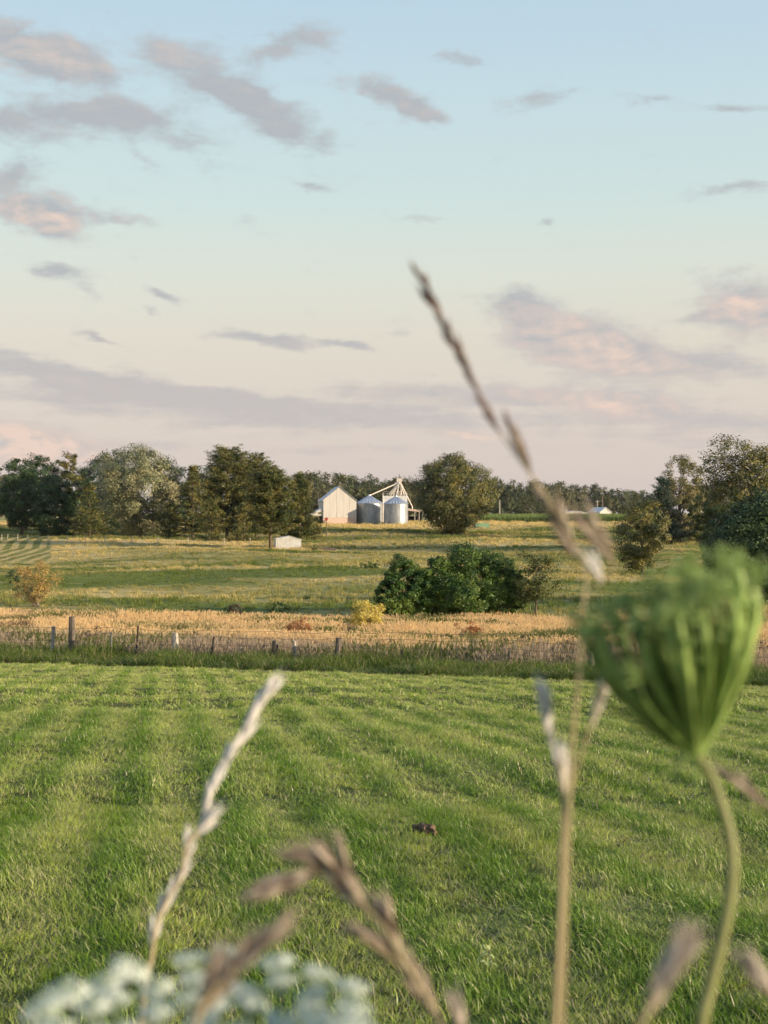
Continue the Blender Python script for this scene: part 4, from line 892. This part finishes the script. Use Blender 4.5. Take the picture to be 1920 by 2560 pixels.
def spindle(mb, base, axis, L, r, a, n=5):
    axis = Vector(axis).normalized(); base = Vector(base)
    mb.tube([base + axis * L * s for s in (0, .18, .45, .75, 1.0)], [r * k for k in (.35, .9, 1.0, .6, .06)], n, a)
def spikelet_mesh(seed, mat):
    r = random.Random(seed); mb = MB()
    for i in range(9):
        sd = 1 if i % 2 else -1; ph = r.uniform(0, 6.28); tilt = r.uniform(.10, .34)
        ax = Vector((math.cos(ph) * tilt * .7 + sd * .12, math.sin(ph) * tilt * .7, 1)); L = .0085 * r.uniform(.8, 1.15)
        spindle(mb, (sd * .0006, r.uniform(-.0004, .0004), i * .00105), ax, L, .00105 * r.uniform(.85, 1.2), r.random())
        e = Vector((sd * .0006, 0, i * .00105)) + ax.normalized() * L
        mb.tube([e - ax.normalized() * .0006, e + ax.normalized() * .003 + Vector((r.uniform(-1, 1), r.uniform(-1, 1), 0)) * .0008], [.00016, .00005], 3, .9, cap=False)
    return mb.mesh('spikelet', mat, True)
M['seed_dark'] = veg('seed_dark', (0.075, 0.045, 0.036), (0.23, 0.16, 0.125), trans=.1)
M['seed_tan'] = veg('seed_tan', (0.36, 0.285, 0.215), (0.78, 0.71, 0.62), trans=.35)
SPK = {k: [spikelet_mesh(s, M[k]) for s in (1, 2, 3)] for k in ('seed_brown', 'seed_pale', 'seed_dark', 'seed_tan')}
def to_ground(p, dx=0.0, dy=0.0):
    q = Vector((p.x + dx, p.y + dy, 0)); q.z = float(gz(q.x, q.y)) - .02; return q
def grass_stalk(label, path, d, heads, mat, rc=.0008, root=(0, 0), group='seeding grass stalks before the lens', branches=()):
    """path: pixels from tip to where the culm leaves the view; heads: (path-or-None, n, scale, spread)"""
    pts = [ray(u, v, d[0] + (d[1] - d[0]) * i / max(1, len(path) - 1)) for i, (u, v) in enumerate(path)]
    g = to_ground(pts[-1], *root); dz_ = (pts[-1] - pts[-2]); low = [pts[-1] + dz_ * .9, pts[-1] + dz_ * 1.7 + Vector((0, 0, -.05)), (pts[-1] + dz_ * 2).lerp(g, .35), (pts[-1] + dz_).lerp(g, .7), g]
    o = empty('grass_stalk', g, label, 'grass stalk', group); r = random.Random(label)
    curve = [p - g for p in spline(pts + low, 8)]; m_ = len(curve)
    MB().tube(curve, [rc * (.30 + .90 * min(1, (i / m_) ** 1.6 * 2.2)) for i in range(m_)], 6, .5).build('culm', M['culm'], o, True)
    for bpath in branches:
        bp = [ray(u, v, d[0] * .5 + d[1] * .5) - g for u, v in bpath]; MB().tube(spline(bp, 6), rc * .5, 5, .6).build('branch', M['culm'], o, True)
    mats = mat if isinstance(mat, tuple) else (mat,) * len(heads)
    for (hp, n, scl, spread), mat in zip(heads, mats):
        hp_ = [ray(u, v, d[0] + (d[1] - d[0]) * .4) - g for u, v in hp]; c = spline(hp_, 10); Lp = sum((c[q + 1] - c[q]).length for q in range(len(c) - 1)); f_lo = min(.0115 * scl / Lp, .75)
        for i in range(n):
            f_ = f_lo + (1 - f_lo) * (i / max(1, n - 1)); k = min(f_, .999) * (len(c) - 1); q = int(k); p = c[q].lerp(c[min(q + 1, len(c) - 1)], k - q)
            tan = (c[max(q - 1, 0)] - c[min(q + 1, len(c) - 1)]).normalized()                   # towards the tip
            side = Vector((tan.z, 0, -tan.x)).normalized() * (1 if i % 2 else -1) + Vector((0, r.uniform(-.8, .8), 0))
            dirv = (tan + side * spread * r.uniform(.5, 1.3)).normalized(); s = scl * r.uniform(.8, 1.2)
            so_ = link('spikelet', SPK[mat][r.randrange(3)], o, p); so_.rotation_mode = 'QUATERNION'; so_.rotation_quaternion = dirv.to_track_quat('Z', 'Y') @ Quaternion((0, 0, 1), r.uniform(0, 6.28)); so_.scale = (s * .68, s * .68, s * r.uniform(.95, 1.2))
    return o
grass_stalk('tall brown grass spike leaning across the sky', [(1040, 668), (1100, 790), (1150, 890), (1195, 985), (1255, 1090), (1345, 1210), (1415, 1320), (1462, 1420), (1458, 1520), (1446, 1690), (1428, 1900), (1415, 2200), (1405, 2570)], (.62, .52),
            [([(1045, 675), (1100, 790), (1150, 890), (1195, 985), (1252, 1085)], 15, .82, .10), ([(1278, 1068), (1300, 1120), (1330, 1195)], 4, .95, .10),
             ([(1375, 1262), (1405, 1320), (1445, 1400)], 5, 1.15, .2), ([(1468, 1300), (1500, 1350), (1535, 1410)], 5, 1.2, .2), ([(1490, 1425), (1505, 1460)], 2, 1.0, .2)], ('seed_dark', 'seed_dark', 'seed_brown', 'seed_brown', 'seed_pale'), .0008,
            branches=([(1278, 1068), (1330, 1195), (1380, 1262)], [(1468, 1300), (1535, 1410), (1500, 1462), (1460, 1490)]))
grass_stalk('pale forked grass stalk rising left of the green seed cup', [(1362, 1752), (1368, 1800), (1380, 1850), (1398, 1905), (1406, 1970), (1408, 2080), (1400, 2300), (1386, 2570)], (.56, .52),
            [([(1360, 1740), (1368, 1800), (1382, 1870)], 9, .95, .05), ([(1392, 1880), (1404, 1940), (1408, 2000)], 7, .95, .06), ([(1515, 1690), (1495, 1760), (1472, 1830)], 8, .85, .05)], 'seed_pale', .0013,
            branches=([(1512, 1700), (1490, 1780), (1455, 1880), (1428, 1970), (1408, 2080)],))
grass_stalk('whitish grass spike curving up over the white flower', [(702, 1690), (640, 1775), (600, 1850), (550, 1930), (520, 2000), (502, 2070), (468, 2110), (452, 2190), (418, 2250), (392, 2310), (378, 2400), (366, 2440), (350, 2580)], (.78, .74),
            [([(702, 1690), (640, 1775), (600, 1850), (550, 1930), (520, 2000), (500, 2072), (468, 2108)], 30, 1.05, .10), ([(478, 2085), (452, 2185), (420, 2245), (392, 2315), (380, 2385)], 15, 1.05, .11)], 'seed_pale', .0013)
grass_stalk('brown arched grass head bowing over the lawn', [(622, 2216), (700, 2206), (770, 2185), (825, 2160), (860, 2180), (890, 2240), (930, 2290), (965, 2330), (1010, 2405), (1055, 2480), (1090, 2545), (1115, 2600)], (.52, .48),
            [([(600, 2222), (700, 2206), (770, 2185), (825, 2162), (850, 2172)], 11, 1.0, .14), ([(800, 2150), (850, 2168), (890, 2240), (940, 2300)], 9, 1.1, .2), ([(872, 2322), (920, 2352), (965, 2385), (1000, 2420)], 7, 1.0, .12), ([(960, 2290), (985, 2340), (1015, 2410), (1060, 2490), (1095, 2550)], 14, 1.05, .15)], 'seed_brown', .0011,
            branches=([(872, 2322), (965, 2385), (1040, 2450)],))
grass_stalk('short pale grass tip at the foot of the arched brown head', [(1128, 2490), (1150, 2560), (1165, 2640)], (.48, .47), [([(1128, 2490), (1150, 2560), (1160, 2610)], 7, .85, .12)], 'seed_tan', .0011)
grass_stalk('brown grass head slanting across the white flower', [(702, 2322), (650, 2362), (590, 2412), (535, 2475), (500, 2530), (480, 2600)], (.40, .385), [([(712, 2314), (650, 2362), (590, 2412), (545, 2465)], 10, .95, .12), ([(575, 2430), (520, 2495), (490, 2545)], 7, 1.05, .2)], 'seed_brown', .0011)
grass_stalk('fat pale grass head rising at the foot of the seed cup', [(1712, 2378), (1680, 2425), (1645, 2480), (1605, 2560), (1585, 2640)], (.37, .36), [([(1712, 2378), (1680, 2425), (1645, 2480), (1605, 2560)], 15, .92, .12)], 'seed_tan', .0012)
grass_stalk('pale grass tip at the picture edge past the seed cup', [(1878, 2415), (1905, 2455), (1940, 2510), (1960, 2600)], (.44, .43), [([(1878, 2415), (1905, 2455), (1940, 2510)], 8, .8, .12)], 'seed_tan', .0012)
grass_stalk('brown stalk slanting out from behind the seed cup stem', [(1815, 1935), (1870, 1975), (1930, 2025), (2010, 2110), (2050, 2300), (2060, 2600)], (.56, .54), [([(1815, 1935), (1870, 1975), (1930, 2025)], 8, .75, .08)], 'seed_brown', .0014)

# ---- green seed cup: an umbel curled up like a bird's nest
dC = .50; Bp = ray(1742, 1885, dC); cup_g = to_ground(ray(1745, 2600, dC - .02))
cup = empty('seed_umbel', cup_g, 'big green cup-shaped seed umbel curled up like a nest', 'wild carrot')
stem_px = [(1742, 1885), (1776, 1940), (1806, 2020), (1828, 2110), (1828, 2220), (1804, 2350), (1772, 2480), (1750, 2600)]
sp_ = [ray(u, v, dC - .02 * i / 7) - cup_g for i, (u, v) in enumerate(stem_px)] ; sp_ += [sp_[-1] * .95, sp_[-1] * .85, sp_[-1] * .6, sp_[-1] * .3, Vector((0, 0, 0))]
cst = spline(sp_, 6); MB().tube(cst, [.0019 + .0009 * i / len(cst) for i in range(len(cst))], 10, .5).build('stem', M['umbel_stem'], cup, True)
axis = (ray(1660, 1476, dC) - Bp); Hc = axis.length; axis.normalize(); e1 = axis.cross(Vector((0, 1, 0))).normalized(); e2 = axis.cross(e1).normalized()
rr = random.Random(12); Rm = px(220, dC)
def umbellet(seed, n, Lp, rs, mat, petals=False):
    r = random.Random(seed); mb = MB()
    for i in range(n):
        th = r.uniform(0, 6.28); ph = math.acos(1 - r.uniform(0, .85)); ax = Vector((math.sin(ph) * math.cos(th), math.sin(ph) * math.sin(th), math.cos(ph)))
        L = Lp * r.uniform(.75, 1.15); mb.tube([Vector((0, 0, 0)), ax * L * .5 + Vector((0, 0, L * .06)), ax * L], [.0003, .00025, .0002], 3, r.random() * .5, cap=False)
        spindle(mb, ax * L * .9, ax, rs * 2.4, rs, .3 + .7 * r.random(), 5)
        for q in range(5):                                            # bristles
            bv_ = (ax + Vector((r.uniform(-1, 1), r.uniform(-1, 1), r.uniform(-.3, 1))) * .9).normalized(); s = ax * (L * .95 + rs); mb.tube([s, s + bv_ * rs * 2.2], [.00014, .00005], 3, 1.0, cap=False)
    return mb.mesh('umbellet', mat, True)
UB = [umbellet(s, 9, .0058, .0006, M['umbel_seed']) for s in (1, 2, 3)]
NR = 112
for i in range(NR):
    th = 2.39996 * i; outer = i < 40
    if outer: th = 6.2832 * i / 40 + rr.uniform(-.11, .11)
    low_ = i >= 84
    rad = Rm * (rr.uniform(.70, .97) if low_ else rr.uniform(.84, 1.04) if outer else rr.uniform(.2, .8)); hh = Hc * (rr.uniform(.55, .84) if low_ else rr.uniform(.80, 1.0) if outer else rr.uniform(.78, 1.06))
    ed = e1 * math.cos(th) + e2 * math.sin(th); hh *= 1 + .10 * ed.x
    prof = [(0.03, 0.0), (.24, .14), (.52, .37), (.79, .60), (.97, .83), (1.0, 1.0)]
    pts = [Bp - cup_g + ed * rad * a + axis * hh * b for a, b in prof]; c = spline(pts, 5); n_ = len(c)
    bold = outer and i % 2 == 0
    wr = (rr.uniform(.0013, .0018) if bold else rr.uniform(.0007, .0010)) if outer else rr.uniform(.0006, .0010)
    ray_o = MB().tube(c, [wr * (.6 + .5 * math.sin(3.1 * k / n_)) for k in range(n_)], 8, rr.uniform(.65, 1.0) if bold else rr.uniform(.05, .45)).build('ray', M['umbel_ray'], cup, True)
    tdir = (c[-1] - c[-3]).normalized(); uo = link('umbellet', UB[i % 3], ray_o, c[-1]); uo.rotation_mode = 'QUATERNION'; uo.rotation_quaternion = (tdir * .7 + axis * .6).to_track_quat('Z', 'Y'); s = rr.uniform(.75, 1.25); uo.scale = (s, s, s)
for (pu, pv, yy) in ((1650, 1965, 0), (1664, 1948, -.012), (1700, 1972, .014), (1838, 1930, .006), (1712, 1955, -.018)):
    e = ray(pu, pv, dC) + Vector((0, yy, 0)) - cup_g; s = Bp - cup_g; MB().tube(spline([s, s.lerp(e, .5) + Vector((0, 0, .004)), e], 5), [.0007] * 5 + [.0006] * 4 + [.0004, .0002], 5, .4).build('bract', M['umbel_ray'], cup, True)

# ---- white lace flower, low on the left
dW = .415; Wc = ray(520, 2570, dW); lace_g = to_ground(Wc, -.01, .0)
lace = empty('lace_flower', lace_g, 'flat white lace-like flower umbel below the whitish grass spike', 'wild carrot')
wc = Wc - lace_g; hub = wc + Vector((0, .004, -.040))
MB().tube(spline([hub, hub.lerp(Vector((0, 0, 0)), .5) + Vector((.01, 0, 0)), Vector((0, 0, 0))], 8), .0022, 8, .5).build('stem', M['umbel_stem'], lace, True)
def floret_dome(seed, n, R):
    r = random.Random(seed); mb = MB()
    for i in range(n):
        a = 2.39996 * i; q = math.sqrt((i + .5) / n); c = Vector((R * q * math.cos(a), R * q * math.sin(a), R * .42 * (1 - q * q) + r.uniform(-.0005, .0005))); nr = (Vector((c.x, c.y, R * 1.2)).normalized() + Vector((r.uniform(-.3, .3), r.uniform(-.3, .3), 0))).normalized()
        t1 = nr.orthogonal().normalized(); t2 = nr.cross(t1); ps = R * (.135 + .08 * q) * r.uniform(.8, 1.2); a0 = r.uniform(0, 6.28)
        for k in range(5):
            b = a0 + 1.2566 * k; dv = t1 * math.cos(b) + t2 * math.sin(b); sv = nr.cross(dv)
            mb.add([c, c + dv * ps * .6 + sv * ps * .42 + nr * ps * .12, c + dv * ps + nr * ps * .05, c + dv * ps * .6 - sv * ps * .42 + nr * ps * .12], [(0, 1, 2, 3)], .4 + .6 * r.random())
        mb.tube([Vector((0, 0, -R * .9)), c], [.00025, .0002], 3, .1, cap=False)
    return mb.mesh('umbellet', M['petal'], False)
FD = [floret_dome(s, 30, .0060) for s in (4, 5, 6)]; rr = random.Random(31); RW = px(385, dW)
spots = [(0, 0)]
for ring, cnt in ((.26, 6), (.50, 12), (.76, 18), (1.0, 17)):
    for k in range(cnt): a = 6.283 * k / cnt + ring * 3 + rr.uniform(-.12, .12); spots.append((ring * rr.uniform(.93, 1.07) * math.cos(a), ring * rr.uniform(.93, 1.07) * math.sin(a)))
for (a, b) in spots:
    q2 = a * a + b * b; e = wc + Vector((a * RW, b * RW, -.004 + .010 * q2 + rr.uniform(-.0018, .0018)))
    ray_o = MB().tube(spline([hub, hub.lerp(e, .55) + Vector((a * .004, b * .004, -.002)), e - Vector((0, 0, .004))], 5), .0005, 5, rr.random() * .6).build('ray', M['umbel_ray'], lace, True)
    uo = link('umbellet', FD[rr.randrange(3)], ray_o, e); uo.rotation_euler = (-b * .35 + rr.uniform(-.12, .12), a * .35 + rr.uniform(-.12, .12), rr.uniform(0, 6.28)); s = (.80 + .32 * math.sqrt(q2)) * rr.uniform(.9, 1.12); uo.scale = (s, s, s)

# ================================================================== evening haze
m = bpy.data.materials.new('haze_air'); m.use_nodes = True; m.node_tree.nodes.clear()
ho = m.node_tree.nodes.new('ShaderNodeOutputMaterial'); pv = m.node_tree.nodes.new('ShaderNodeVolumePrincipled')
pv.inputs['Color'].default_value = (0.86, 0.90, 0.95, 1); pv.inputs['Density'].default_value = 0.00004; pv.inputs['Anisotropy'].default_value = 0.2
m.node_tree.links.new(pv.outputs[0], ho.inputs['Volume'])
hz_o = MB().box(-1700, 1700, -120, 2700, -8.2, 27).build('haze', m); tag(hz_o, 'thin evening haze over the fields', None, None, 'stuff')
